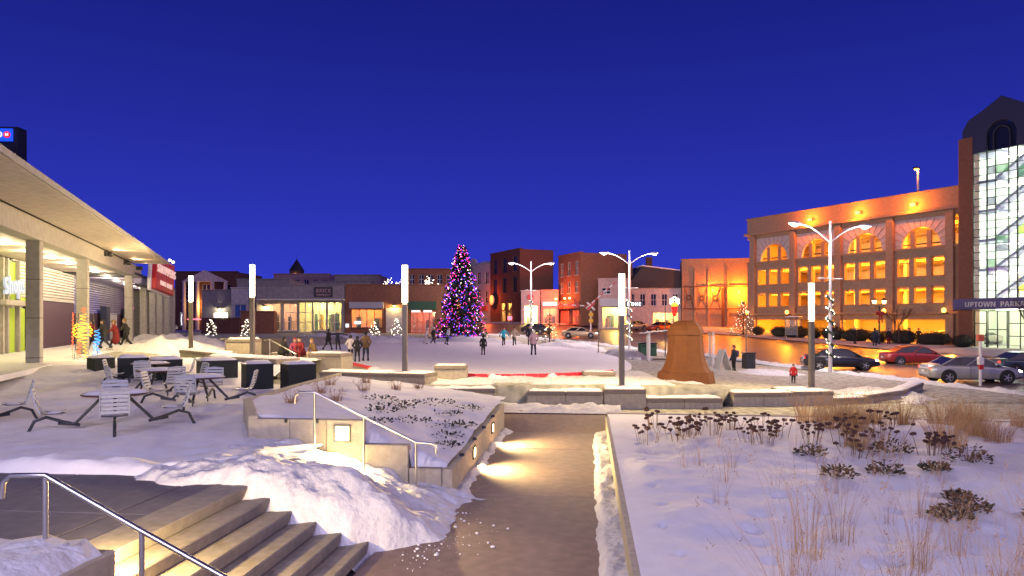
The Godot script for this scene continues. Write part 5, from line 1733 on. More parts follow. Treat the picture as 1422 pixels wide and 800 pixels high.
	o = block("shop_building", "small pale gabled shop with a lit window behind the lamp near the bell", Vector2(13.0, 108.5), Vector2(17.6, 107.5), 1.8, 9.4, 4.0, "pink_render", "dark_roof", [[5.4, 6.3]], 2, 1.3, "dark_glass", "frame_light", [[0.6, 4.2, 0.3, 3.4]])
	window(o, [0.6, 4.2, 0.3, 3.4], M.frame_light, M.pane, 3, 1)
	room(o, [0.5, 4.3, 0.2, 3.6], 2.8, M.interior, Color(1.0, 0.8, 0.4), 10.0, 15)
	part(o, "awning", MB.new().slab(PackedVector2Array([Vector2(0.3, 3.5), Vector2(4.5, 3.5), Vector2(4.5, 4.7), Vector2(0.3, 4.7)]), 0.05, 0.7), M.grey_cloth)
	# white building with a black gable roof
	o = block("white_building", "white two storey building with a steep black snow edged roof", Vector2(17.8, 112.0), Vector2(26.4, 112.5), 1.9, 8.2, 8.0, "white_render", "dark_roof", [[3.6, 5.4]], 5, 0.8, "dark_glass", "frame_light", [[4.2, 8.2, 0.3, 2.5]])
	window(o, [4.2, 8.2, 0.3, 2.5], M.frame_light, M.pane, 3, 1)
	room(o, [4.1, 8.3, 0.2, 2.7], 2.6, M.interior, Color(1.0, 0.75, 0.35), 8.0, 16)
	part(o, "gable_roof", MB.new().slab(PackedVector2Array([Vector2(0, 6.35), Vector2(8.6, 6.35), Vector2(8.4, 9.0), Vector2(2.4, 9.7)]), -7.5, 0.3), M.dark_roof)
	part(o, "snow_edge", MB.new().slab(PackedVector2Array([Vector2(2.4, 9.74), Vector2(8.4, 9.04), Vector2(8.4, 9.2), Vector2(2.4, 9.9)]), -7.4, 0.35), M.snow)
	part(o, "chimney", MB.new().box(Vector3(4.3, 10.4, -3), Vector3(0.9, 2.0, 0.8)), M.brick_dark)
	part(o, "chimney", MB.new().box(Vector3(1.1, 8.9, -3), Vector3(0.9, 3.6, 0.8)), M.brick_brown)
	# orange lit panelled building
	o = thing("panelled_building", "pale panelled building glowing orange beside the parkade", "building")
	var w := frame(o, Vector2(26.4, 112.0), Vector2(36.6, 110.0), 1.4)
	shell(o, w, 11.2, 8.0, [], M.tan_concrete, M.dark_roof)
	for x in [0.15, 2.0, 4.0, 6.9, w - 0.2]:
		part(o, "pilaster", MB.new().cbox(Vector3(x, 4.8, 0.13), Vector3(0.28, 9.6, 0.24), 0.03), M.tan_concrete)
	for y in [7.0, 3.6]:
		part(o, "rail", MB.new().cbox(Vector3(w / 2, y, 0.3), Vector3(w - 0.4, 0.16, 0.1), 0.02), M.brick_dark)
	for x in [1.1, 3.1, 5.0]:
		var pn := part(o, "ornament", MB.new().lathe(Vector3(x, 5.3, 0.12), [Vector2(0.28, 0.06), Vector2(0.42, 0.06), Vector2(0.42, -0.06), Vector2(0.28, -0.06), Vector2(0.28, 0.06)], 14, Basis(Vector3(1, 0, 0), PI / 2)), M.brick_dark)
		var bars := MB.new()
		for s in [-1, 1]:
			for t in [-1, 1]:
				bars.tube([Vector3(x + s * 0.28, 5.3 + t * 0.32, 0.12), Vector3(x + s * 0.7, 5.3 + t * 1.5, 0.12)], 0.045, 5)
		part(pn, "bars", bars, M.brick_dark)
	part(o, "door_frame", MB.new().cbox(Vector3(6.1, 3.4, 0.3), Vector3(0.35, 6.8, 0.25), 0.03), M.brick_dark)
	sconce(o, Vector3(8.4, 6.1, 1.1), Color(1, 0.5, 0.08), 34.0, "lamp_orange", false)
	sconce(o, Vector3(4.6, 6.4, 1.0), Color(1, 0.5, 0.08), 14.0, "lamp_orange", false)

func parkade():
	var o := thing("parkade", "large tan four storey parkade glowing orange with arched top windows", "building")
	var w := frame(o, Vector2(34.1, 104.3), Vector2(48.6, 77.7), 0.3)
	var holes := []
	var bw := (w - 2.4) / 4
	for i in 4:
		var cx := 1.2 + bw * (i + 0.5)
		for k in [-1, 0, 1]:
			for r in [[4.85, 6.75], [7.95, 10.05]]:
				holes.append([cx + k * 2.0 - 0.72, cx + k * 2.0 + 0.72, r[0], r[1]])
		holes.append([cx - 2.9, cx + 2.9, 0.5, 3.0])
	part(o, "wall", facade(w, 11.2, holes, 0.45), M.tan_concrete)
	var fr := MB.new()
	for q in holes:
		if q[1] - q[0] > 2: continue
		part(o, "window_sill", MB.new().cbox(Vector3((q[0] + q[1]) / 2, q[2] - 0.07, 0.05), Vector3(q[1] - q[0] + 0.16, 0.12, 0.26), 0.02), M.tan_concrete)
	# arched storey
	for i in 4:
		var cx := 1.2 + bw * (i + 0.5)
		var m := MB.new()
		var R := 2.35
		var n := 20
		for z in [[-0.1, 1], [-0.45, -1]]:
			for k in n:
				var x0 := -R + 2 * R * k / n
				var x1 := -R + 2 * R * (k + 1) / n
				var y0 := sqrt(maxf(0, R * R - x0 * x0))
				var y1 := sqrt(maxf(0, R * R - x1 * x1))
				m.quad(Vector3(cx + x0, 11.2 + y0, z[0]), Vector3(cx + x1, 11.2 + y1, z[0]), Vector3(cx + x1, 14.5, z[0]), Vector3(cx + x0, 14.5, z[0]), Vector3(0, 0, z[1]))
				if z[1] == 1:
					m.quad(Vector3(cx + x0, 11.2 + y0, -0.1), Vector3(cx + x1, 11.2 + y1, -0.1), Vector3(cx + x1, 11.2 + y1, -0.45), Vector3(cx + x0, 11.2 + y0, -0.45), Vector3(-(x0 + x1), -(y0 + y1), 0))
			for s in [-1, 1]:
				m.quad(Vector3(cx + s * R, 11.2, z[0]), Vector3(cx + s * bw / 2, 11.2, z[0]), Vector3(cx + s * bw / 2, 14.5, z[0]), Vector3(cx + s * R, 14.5, z[0]), Vector3(0, 0, z[1]))
		part(o, "arch_panel", m, M.arch_panel)
		for k in 13:      # rays of the voussoirs, raised
			var a := PI * (k + 0.5) / 13
			var l := minf(1.3, (bw / 2 - 0.5) / maxf(absf(cos(a)), 0.01) - R)
			l = minf(l, 3.2 / maxf(sin(a), 0.01) - R)
			if l > 0.1:
				part(o, "arch_rib", MB.new().box(Vector3(cx + cos(a) * (R + l / 2), 11.2 + sin(a) * (R + l / 2), -0.09), Vector3(l, 0.06, 0.06), Basis(Vector3(0, 0, 1), a)), M.tan_concrete)
		for s in [-1, 1]:
			part(o, "mullion", MB.new().box(Vector3(cx + s * 0.95, 12.15, -0.28), Vector3(0.5, 1.98, 0.3)), M.tan_concrete)
	for i in 5:
		part(o, "pilaster", MB.new().cbox(Vector3(clampf(1.2 + bw * i, 0.6, w - 0.6), 7.5, 0.16), Vector3(0.9, 15.0, 0.5), 0.05), M.tan_concrete)
	part(o, "parapet", MB.new().cbox(Vector3(w / 2, 15.98, -0.2), Vector3(w, 2.95, 0.5), 0.03), M.tan_concrete)
	part(o, "cornice", MB.new().cbox(Vector3(w / 2, 15.2, 0.3), Vector3(w + 0.3, 0.35, 0.7), 0.06), M.tan_concrete)
	part(o, "cornice", MB.new().cbox(Vector3(w / 2, 17.45, -0.15), Vector3(w + 0.2, 0.22, 0.75), 0.04), M.tan_concrete)
	part(o, "ledge", MB.new().cbox(Vector3(w / 2, 3.75, 0.3), Vector3(w - 0.1, 0.28, 0.55), 0.04), M.tan_concrete)
	part(o, "ledge", MB.new().cbox(Vector3(w / 2, 11.1, 0.1), Vector3(w - 0.1, 0.25, 0.3), 0.04), M.tan_concrete)
	# floors, back and side walls
	for y in [0.05, 3.75, 7.15, 10.6]:
		part(o, "floor_slab", MB.new().box(Vector3(w / 2, y - 0.1, -7.4), Vector3(w - 0.62, 0.4, 13.8)), M.interior)
	part(o, "roof_deck", MB.new().box(Vector3(w / 2, 14.75, -7.4), Vector3(w - 0.62, 0.4, 13.8)), M.interior)
	part(o, "wall", MB.new().box(Vector3(w / 2, 7.6, -14.5), Vector3(w, 15.2, 0.35)), M.interior)
	part(o, "wall", MB.new().box(Vector3(0.15, 7.4, -7.4), Vector3(0.3, 14.8, 13.8)), M.tan_concrete)
	part(o, "wall", MB.new().box(Vector3(w - 0.15, 7.4, -7.4), Vector3(0.3, 14.8, 13.8)), M.tan_concrete)
	for i in 4:
		var cx := 1.2 + bw * (i + 0.5)
		for y in [3.3, 6.7, 10.15, 14.2]:
			part(o, "beam", MB.new().box(Vector3(cx - bw / 2 + 0.6, y + 0.02, -7.4), Vector3(0.5, 0.45, 13.7)), M.interior)
			for bz in [-1.6, -5.2, -8.8, -12.0]:
				part(o, "cross_beam", MB.new().box(Vector3(cx + 0.3, y + 0.05, bz), Vector3(bw - 1.1, 0.38, 0.35)), M.interior)
			part(o, "barrier", MB.new().box(Vector3(cx, y - 2.55 if y > 4 else y - 2.9, -0.75), Vector3(bw - 1.0, 0.16, 0.08)), M.frame_dark)
			part(o, "pillar", MB.new().cbox(Vector3(cx + 0.9, y - 1.4, -7.0), Vector3(0.5, 3.2, 0.5), 0.03), M.interior)
			for dx in [-1.6, 1.8]:
				part(o, "ceiling_lamp", MB.new().cbox(Vector3(cx + dx, y + 0.12, -3.2), Vector3(0.9, 0.12, 0.25), 0.03), M.lamp_orange)
			omni(o, Vector3(cx, y - 0.15, -3.2), Color(1.0, 0.6, 0.12), 20.0 if y > 4 else 30.0, 0.2)
	# wall packs on the parapet, sconces at street level
	for i in [1, 2, 3]:
		var x: float = 1.2 + bw * (i + 0.42)
		part(o, "flood_lamp", MB.new().cbox(Vector3(x, 16.1, 0.5), Vector3(0.5, 0.28, 0.3), 0.06), M.lamp_orange)
		omni(o, Vector3(x, 16.0, 1.3), Color(1, 0.48, 0.09), 11.0, 0.15)
	for i in 5:
		var x: float = clampf(1.2 + bw * i, 0.6, w - 0.6)
		part(o, "wall_lamp", MB.new().ell(Vector3(x, 4.0, 1.35), Vector3(0.22, 0.26, 0.22), 10, 6), M.lamp_orange)
		part(o, "lamp_bracket", MB.new().cbox(Vector3(x, 3.7, 0.9), Vector3(0.12, 0.12, 1.0), 0.02), M.frame_dark)
		omni(o, Vector3(x, 4.0, 1.35), Color(1, 0.5, 0.09), 26.0, 0.2)
	var rl := thing("roof_lamp", "single orange lamp on a post above the parkade roof", "lamp post")
	rl.transform = o.transform.translated_local(Vector3(w * 0.735, 14.95, -5.0))
	part(rl, "pole", MB.new().tube([Vector3.ZERO, Vector3(0, 6.3, 0)], [0.16, 0.11], 8), M.white_pole)
	part(rl, "lamp_head", MB.new().cbox(Vector3(0, 6.35, 0.3), Vector3(0.5, 0.2, 0.9), 0.05), M.frame_dark)
	part(rl, "lamp_lens", MB.new().ell(Vector3(0, 6.22, 0.3), Vector3(0.24, 0.14, 0.36), 8, 5), M.lamp_orange)
	omni(rl, Vector3(0, 5.95, 0.3), Color(1, 0.5, 0.1), 6.0, 0.15)
	stair_tower()

func stair_tower():
	var o := thing("stair_tower", "glass stair tower with a dark gable and a parkade sign", "tower")
	var W := 8.54
	frame(o, Vector2(48.07, 77.4), Vector2(48.07 + 0.478 * W, 77.4 - 0.878 * W), 0.2)
	for x in [0.74, W - 0.74]:
		part(o, "pilaster", MB.new().cbox(Vector3(x, 11.2, -0.5), Vector3(1.48, 22.4, 1.4), 0.05), M.brick_brown)
	# dark gable with a rounded dark window in it
	var gable := PackedVector2Array([Vector2(0.4, 20.6), Vector2(0.4, 23.2), Vector2(1.0, 24.2), Vector2(2.4, 24.9), Vector2(4.27, 26.0), Vector2(6.1, 24.9), Vector2(7.5, 24.2), Vector2(8.1, 23.2), Vector2(8.1, 20.6), Vector2(5.76, 20.6)])
	for k in 11: gable.append(Vector2(4.27 + 1.46 * cos(PI * k / 10), 22.15 + 1.46 * sin(PI * k / 10)))
	gable.append(Vector2(2.78, 20.6))
	part(o, "gable", MB.new().slab(gable, -0.9, 0.12), M.navy)
	for s in [0.0, W]:
		pass
	var rims := MB.new()
	for r in [1.46, 0.78]:
		var pts := [Vector3(4.27 - r, 20.7, 0.02)]
		for k in 13: pts.append(Vector3(4.27 - r * cos(PI * k / 12), 22.15 + r * sin(PI * k / 12), 0.02))
		pts.append(Vector3(4.27 + r, 20.7, 0.02))
		rims.tube(pts, 0.07, 5)
	part(o, "arch_frame", rims, M.frame_dark)
	part(o, "arch_pane", MB.new().slab(PackedVector2Array([Vector2(2.82, 20.65), Vector2(5.72, 20.65), Vector2(5.72, 22.2), Vector2(5.2, 23.2), Vector2(4.27, 23.58), Vector2(3.3, 23.2), Vector2(2.82, 22.2)]), -0.2, -0.18), M.dark_glass)
	# curtain wall: mullions and single panes
	var xs := [1.48, 2.82, 3.65, 4.9, 5.72, 7.06]
	var mm := MB.new()
	for x in xs:
		part(o, "mullion", MB.new().box(Vector3(x, 12.95, -0.05), Vector3(0.11 if x in [2.82, 5.72] else 0.07, 15.3, 0.16)), M.frame_dark)
	rng.seed = 5
	var rows := 19
	var tints := ["pane", "pane", "pane", "pane", "pane_green", "pane", "pane_purple", "pane"]
	for j in rows + 1:
		part(o, "transom", MB.new().box(Vector3(4.27, 5.3 + 15.3 * j / rows, -0.06), Vector3(5.58, 0.06, 0.12)), M.frame_dark)
	for i in 5:
		var pm := MB.new().box(Vector3.ZERO, Vector3(xs[i + 1] - xs[i] - 0.08, 15.3 / rows - 0.07, 0.015)).mesh()
		for j in rows:
			part(o, "pane", pm, M[tints[rng.randi() % 8]] if i == 1 or i == 2 else M.pane, Vector3((xs[i] + xs[i + 1]) / 2, 5.3 + 15.3 * (j + 0.5) / rows, -0.07))
	# inside: floors, flights, lamps
	part(o, "wall", MB.new().box(Vector3(W / 2, 10.6, -6.3), Vector3(W, 21.2, 0.3)), M.interior_white)
	for x in [0.2, W - 0.2]:
		part(o, "wall", MB.new().box(Vector3(x, 10.6, -3.75), Vector3(0.3, 21.2, 4.8)), M.interior_white)
	part(o, "roof", MB.new().box(Vector3(W / 2, 21.05, -3.5), Vector3(W - 0.1, 0.3, 5.1)), M.interior_white)
	for f in 6:
		var y := 2.2 + f * 3.1 + 1.2
		if f > 0:
			part(o, "floor_slab", MB.new().box(Vector3(W / 2, y + 1.85, -5.0), Vector3(W - 0.8, 0.3, 2.2)), M.interior_white)
			part(o, "landing", MB.new().box(Vector3(2.1, y + 1.85, -2.2), Vector3(2.6, 0.28, 2.6)), M.purple_metal)
		var a := Vector3(3.0, y + 2.0 - 3.0, -1.9)
		var b := Vector3(6.9, y + 1.8, -1.9)
		if f > 0: part(o, "stair_flight", MB.new().box((a + b) / 2, Vector3((b - a).length(), 0.28, 1.2), Basis(Vector3(0, 0, 1), (b - a).angle_to(Vector3.RIGHT))), M.purple_metal)
		part(o, "ceiling_lamp", MB.new().cbox(Vector3(4.2, y + 1.5, -3.6), Vector3(2.4, 0.12, 0.3), 0.03), M.lamp_white)
		omni(o, Vector3(2.4, y + 0.9, -3.4), Color(0.9, 1.0, 0.9), 2.6, 0.2)
		omni(o, Vector3(6.0, y + 0.9, -3.4), Color(0.9, 1.0, 0.9), 2.6, 0.2)
	for k in 5:
		part(o, "notice_board", MB.new().box(Vector3(3.2 + (k % 2) * 1.3, 6.9 + k * 3.1, -6.1), Vector3(0.9, 1.5, 0.06)), [M.amber_paint, M.red_cloth, M.lime, M.purple_metal, M.green_cloth][k])
	# sign band and lobby
	var sb := part(o, "sign", MB.new().cbox(Vector3(W / 2 + 0.2, 4.7, 0.45), Vector3(W + 0.9, 1.15, 0.7), 0.04), M.blue_band)
	text(sb, "UPTOWN  PARKADE", 0.52, M.white_panel, Vector3(W / 2 + 0.1, 4.66, 0.84))
	for a in [[1.55, 2.7, 0.1, 4.0, 1, 3], [2.85, 4.7, 0.1, 4.0, 2, 2], [4.85, 7.0, 0.1, 4.0, 2, 3]]:
		window(o, [a[0], a[1], a[2], a[3]], M.frame_dark, M.pane, a[4], a[5], -0.15)
	part(o, "lobby_ceiling", MB.new().box(Vector3(W / 2, 4.4, -3.2), Vector3(W - 0.7, 0.3, 5.8)), M.interior_white)
	part(o, "floor_slab", MB.new().box(Vector3(W / 2, -0.05, -3.2), Vector3(W, 0.25, 6.4)), M.interior)
	part(o, "lobby_lamp", MB.new().cbox(Vector3(4.2, 4.15, -2.0), Vector3(3.0, 0.1, 0.3), 0.03), M.lamp_white)
	omni(o, Vector3(4.2, 3.4, -2.2), Color(0.95, 1.0, 0.75), 4.0, 0.2)

# ------------------------------------------------------------------ mall
func mall():
	var o := thing("mall", "pale shopping mall arcade with slender columns and a wide overhanging roof", "building")
	var w := frame(o, Vector2(-12.44, 9.3), Vector2(-38.2, 80.8), 1.4)
	struct_of("mall_floor", MB.new().box(Vector3(0, 0, 0), Vector3(w, 0.2, 6.4)), M.snow).transform = o.transform.translated_local(Vector3(w / 2, -0.1, -2.4))
	for x in [4.0, 13.0, 22.0, 31.1, 46.4]:
		var c := part(o, "column", MB.new().cbox(Vector3(x, 2.55, 0), Vector3(0.52, 5.12, 0.52), 0.03), M.concrete)
		for y in [0.25, 1.9, 3.5]:
			part(c, "joint_ring", MB.new().cbox(Vector3(x, y, 0), Vector3(0.53, 0.03, 0.53), 0.002), M.dark_wall)
	for x in [53.9, 59.7, 65.0, 71.4]:
		part(o, "column", MB.new().cbox(Vector3(x, 2.35, 0), Vector3(0.5, 4.7, 0.5), 0.03), M.concrete)
	part(o, "beam", MB.new().cbox(Vector3(25.0, 5.52, 0), Vector3(50.0, 0.84, 0.7), 0.03), M.concrete)
	part(o, "beam", MB.new().cbox(Vector3(62.6, 4.95, 0), Vector3(25.0, 0.5, 0.7), 0.03), M.purple_metal)
	part(o, "end_pier", MB.new().cbox(Vector3(74.5, 2.6, -0.3), Vector3(2.4, 5.2, 1.4), 0.03), M.concrete)
	part(o, "end_wall", MB.new().box(Vector3(75.5, 2.6, -4.0), Vector3(0.4, 5.2, 6.0)), M.concrete)
	# roof with its soffit of panels
	part(o, "roof", MB.new().cbox(Vector3(23.2, 6.09, -4.6), Vector3(46.4, 0.12, 14.3), 0.02), M.dark_roof)
	for k in 23:
		part(o, "soffit_panel", MB.new().cbox(Vector3(1.0 + k * 2.0, 5.99, 1.5), Vector3(1.985, 0.06, 2.2), 0.006), M.soffit)
	part(o, "fascia", MB.new().cbox(Vector3(23.2, 6.07, 2.66), Vector3(46.5, 0.2, 0.1), 0.02), M.concrete)
	part(o, "low_roof", MB.new().box(Vector3(61.5, 5.3, -4.4), Vector3(30.0, 0.2, 9.5)), M.dark_roof)
	part(o, "ceiling", MB.new().box(Vector3(25.0, 5.35, -2.3), Vector3(50.0, 0.1, 3.8)), M.soffit)
	part(o, "ceiling", MB.new().box(Vector3(62.6, 5.1, -2.3), Vector3(25.0, 0.1, 3.8)), M.purple_metal)
	for x in [25.5, 29.5, 33.5, 37.5, 41.5, 45.5, 49.5, 54.0, 58.5, 63.0, 68.0]:
		var yy := 5.28 if x < 50 else 5.03
		part(o, "downlight", MB.new().lathe(Vector3(x, yy - 0.02, -2.0), [Vector2(0, 0), Vector2(0.2, 0), Vector2(0.2, 0.05)], 12), M.lamp_white)
		omni(o, Vector3(x, yy - 0.3, -2.0), Color(1.0, 0.9, 0.74), 2.0 if x < 50 else 1.2, 0.12)
	# floodlights under the soffit
	for x in [35.2, 42.0, 47.5]:
		var fl := part(o, "floodlight", MB.new().cbox(Vector3(x, 5.72, 0.62), Vector3(0.34, 0.3, 0.3), 0.06), M.black_metal)
		spot(o, Vector3(x, 5.66, 0.95), Vector3(-0.3, 0.5, 0.6), Color(1.0, 0.8, 0.55), 1.6, 75.0)
		part(fl, "bracket", MB.new().cbox(Vector3(x - 0.3, 5.72, 0.42), Vector3(0.08, 0.3, 0.14), 0.01), M.black_metal)
	# back wall
	part(o, "wall", MB.new().box(Vector3(43.2, 1.55, -4.2), Vector3(11.6, 3.1, 0.3)), M.purple_wall)
	var sd := MB.new()
	for k in 11:
		sd.cbox(Vector3(42.2, 3.22 + k * 0.19, -4.16), Vector3(14.0, 0.15, 0.2), 0.04)
	part(o, "siding", sd, M.siding)
	part(o, "wall", MB.new().box(Vector3(42.2, 4.2, -4.32), Vector3(14.0, 2.2, 0.1)), M.siding)
	part(o, "trim", MB.new().box(Vector3(43.2, 3.11, -4.03), Vector3(11.6, 0.06, 0.1)), M.white_panel)
	var sp := MB.new()
	for k in 16:
		sp.cbox(Vector3(62.0, 2.4 + k * 0.19, -4.16), Vector3(25.6, 0.15, 0.2), 0.04)
	part(o, "siding", sp, M.purple_metal)
	part(o, "wall", MB.new().box(Vector3(55.0, 1.2, -4.2), Vector3(11.4, 2.4, 0.3)), M.purple_wall)
	part(o, "wall", MB.new().box(Vector3(71.4, 1.2, -4.2), Vector3(7.5, 2.4, 0.3)), M.purple_wall)
	part(o, "shutter", MB.new().cbox(Vector3(64.2, 1.25, -4.2), Vector3(6.4, 2.5, 0.25), 0.02), M.white_panel)
	part(o, "shutter_bar", MB.new().box(Vector3(64.2, 1.7, -4.05), Vector3(6.4, 0.06, 0.06)), M.frame_dark)
	for x in [58.5, 70.0]:
		part(o, "dark_bay", MB.new().cbox(Vector3(x, 1.5, -3.6), Vector3(1.6, 3.0, 0.5), 0.03), M.navy)
	part(o, "neon_sign", MB.new().cbox(Vector3(70.5, 3.1, -3.3), Vector3(3.6, 0.14, 0.1), 0.02), M.sign_pink)
	# lime shopfront
	for q in [[14.0, 18.0], [18.2, 22.2], [22.4, 26.4], [26.6, 30.6], [33.3, 34.9], [35.6, 36.8]]:
		part(o, "shop_panel", MB.new().cbox(Vector3((q[0] + q[1]) / 2, 1.25, -4.2), Vector3(q[1] - q[0], 2.5, 0.2), 0.02), M.lime)
	part(o, "shop_panel", MB.new().cbox(Vector3(25.6, 3.9, -4.22), Vector3(23.2, 2.4, 0.2), 0.02), M.lime)
	part(o, "wall", MB.new().box(Vector3(19.0, 2.6, -4.5), Vector3(38.0, 5.2, 0.3)), M.white_panel)
	for x in [31.0, 32.4, 33.2, 35.2, 37.3]:
		part(o, "frame_post", MB.new().cbox(Vector3(x, 2.6, -4.05), Vector3(0.22, 5.2, 0.24), 0.02), M.concrete)
	part(o, "sign_shelf", MB.new().cbox(Vector3(33.2, 2.75, -3.8), Vector3(3.6, 0.3, 0.5), 0.03), M.concrete)
	var st = text(o, "Shops", 0.9, M.sign_letter, Vector3(33.3, 3.7, -3.7), Basis(), "sign_letters")
	st.rotation.z = 0.06
	# standing shop sign at the end of the roof
	var s := thing("shop_sign", "tilted red box sign with white letters at the end of the mall roof", "sign")
	s.transform = o.transform.translated_local(Vector3(52.4, 5.4, 1.6)) * Transform3D(Basis(Vector3.UP, -0.2) * Basis(Vector3(0, 0, 1), -0.1), Vector3.ZERO)
	part(s, "sign_box", MB.new().cbox(Vector3(0, 0, 0), Vector3(4.4, 2.6, 0.5), 0.06), M.red_paint)
	part(s, "sign_frame", MB.new().cbox(Vector3(0, -0.05, -0.25), Vector3(4.6, 2.8, 0.3), 0.05), M.white_panel)
	text(s, "SHOPPERS", 0.66, M.sign_dim, Vector3(0.1, 0.4, 0.29))
	text(s, "DRUG MART", 0.38, M.sign_dim, Vector3(0.1, -0.7, 0.29))
	for x in [-1.6, 1.6]:
		part(s, "bracket", MB.new().tube([Vector3(x, -1.2, -0.4), Vector3(x, -0.9, -1.9)], 0.07, 6), M.black_metal)
	for x in [1.0, 1.9]:
		part(s, "sign_lamp", MB.new().ell(Vector3(x, 1.55, 0.2), Vector3(0.12, 0.1, 0.12), 8, 5), M.bulb_white)
	# arrow sign at the corner
	var ar := thing("arrow_sign", "small neon arrow pointing left on the mall corner", "sign")
	ar.transform = o.transform.translated_local(Vector3(75.9, 1.9, 0.9))
	part(ar, "backing_panel", MB.new().cbox(Vector3(0, 0, 0), Vector3(1.3, 1.7, 0.15), 0.03), M.frame_dark)
	part(ar, "neon_tube", MB.new().tube([Vector3(0.35, 0.6, 0.12), Vector3(-0.4, 0, 0.12), Vector3(0.35, -0.6, 0.12)], 0.06, 6), M.sign_white)

# ------------------------------------------------------------------ furniture
func table_set() -> Node3D:
	var o := thing("table", "round steel table with four fixed chairs nearest the stairs", "table", Vector3.ZERO, 0, "round tables with fixed chairs on the snowy terrace")
	part(o, "table_top", MB.new().lathe(Vector3(0, 0.72, 0), [Vector2(0, 0), Vector2(0.6, 0), Vector2(0.625, 0.012), Vector2(0.625, 0.03), Vector2(0.6, 0.042), Vector2(0, 0.042)], 32), M.table_wood)
	var sn := MB.new()
	sn.sheet(22, 22, func(s, t):
		var a: float = s * TAU
		var r: float = t * (0.59 + 0.05 * sin(a * 3 + 1) + 0.04 * sin(a * 5)) 
		var k := smoothstep(1.0, 0.7, t)
		return Vector3(cos(a) * r, 0.764 + k * (0.06 + 0.02 * n2(cos(a) * r, sin(a) * r, 2.0)), sin(a) * r))
	part(o, "snow_cover", sn, M.snow)
	for i in 4:
		var b := Basis(Vector3.UP, i * PI / 2)
		var arm := MB.new()
		arm.tube([b * Vector3(0.22, 0.7, 0), b * Vector3(0.72, 0.16, 0), b * Vector3(1.0, 0.2, 0)], 0.032, 8)
		arm.tube([b * Vector3(0.62, 0.14, 0), b * Vector3(0.9, 0.22, 0), b * Vector3(1.2, 0.33, 0), b * Vector3(1.4, 0.26, 0), b * Vector3(1.52, 0.0, 0), b * Vector3(1.54, -0.12, 0)], 0.032, 8)
		part(o, "arm", arm, M.black_metal)
		var seat := MB.new()
		seat.sheet(8, 6, func(s, t):
			var x: float = lerpf(0.86, 1.3, s)
			return b * Vector3(x, 0.43 - 0.03 * sin(PI * s) + 0.02 * pow(2 * t - 1, 2), lerpf(-0.24, 0.24, t)))
		seat.sheet(8, 6, func(s, t):
			var x: float = lerpf(0.86, 1.3, s)
			return b * Vector3(x, 0.415 - 0.03 * sin(PI * s) + 0.02 * pow(2 * t - 1, 2), lerpf(-0.24, 0.24, t)), Vector3.DOWN)
		seat.tube([b * Vector3(0.86, 0.425, -0.24), b * Vector3(0.86, 0.425, 0.24)], 0.014, 6)
		part(o, "seat", seat, M.chair)
		var bk := part(o, "backrest", MB.new().tube([b * Vector3(1.28, 0.42, -0.245), b * Vector3(1.36, 0.6, -0.25), b * Vector3(1.43, 0.9, -0.24), b * Vector3(1.435, 0.925, 0), b * Vector3(1.43, 0.9, 0.24), b * Vector3(1.36, 0.6, 0.25), b * Vector3(1.28, 0.42, 0.245)], 0.016, 6), M.chair)
		var slat := MB.new().cbox(Vector3.ZERO, Vector3(0.015, 0.058, 0.48), 0.005).mesh()
		for k in 6:
			var sl := part(bk, "slat", slat, M.chair)
			sl.transform = Transform3D(b * Basis(Vector3(0, 0, 1), -0.2), b * Vector3(1.315 + k * 0.021, 0.5 + k * 0.078, 0))
		var ss := part(o, "seat_snow", snow_top(0.3, 0.38, 0.035, i * 5.0), M.snow)
		ss.transform = Transform3D(b, b * Vector3(1.05, 0.42, 0))
		if i % 2: part(o, "leg", MB.new().tube([b * Vector3(0.72, 0.17, 0.0), b * Vector3(0.74, -0.1, 0)], 0.02, 6), M.black_metal)
	return o

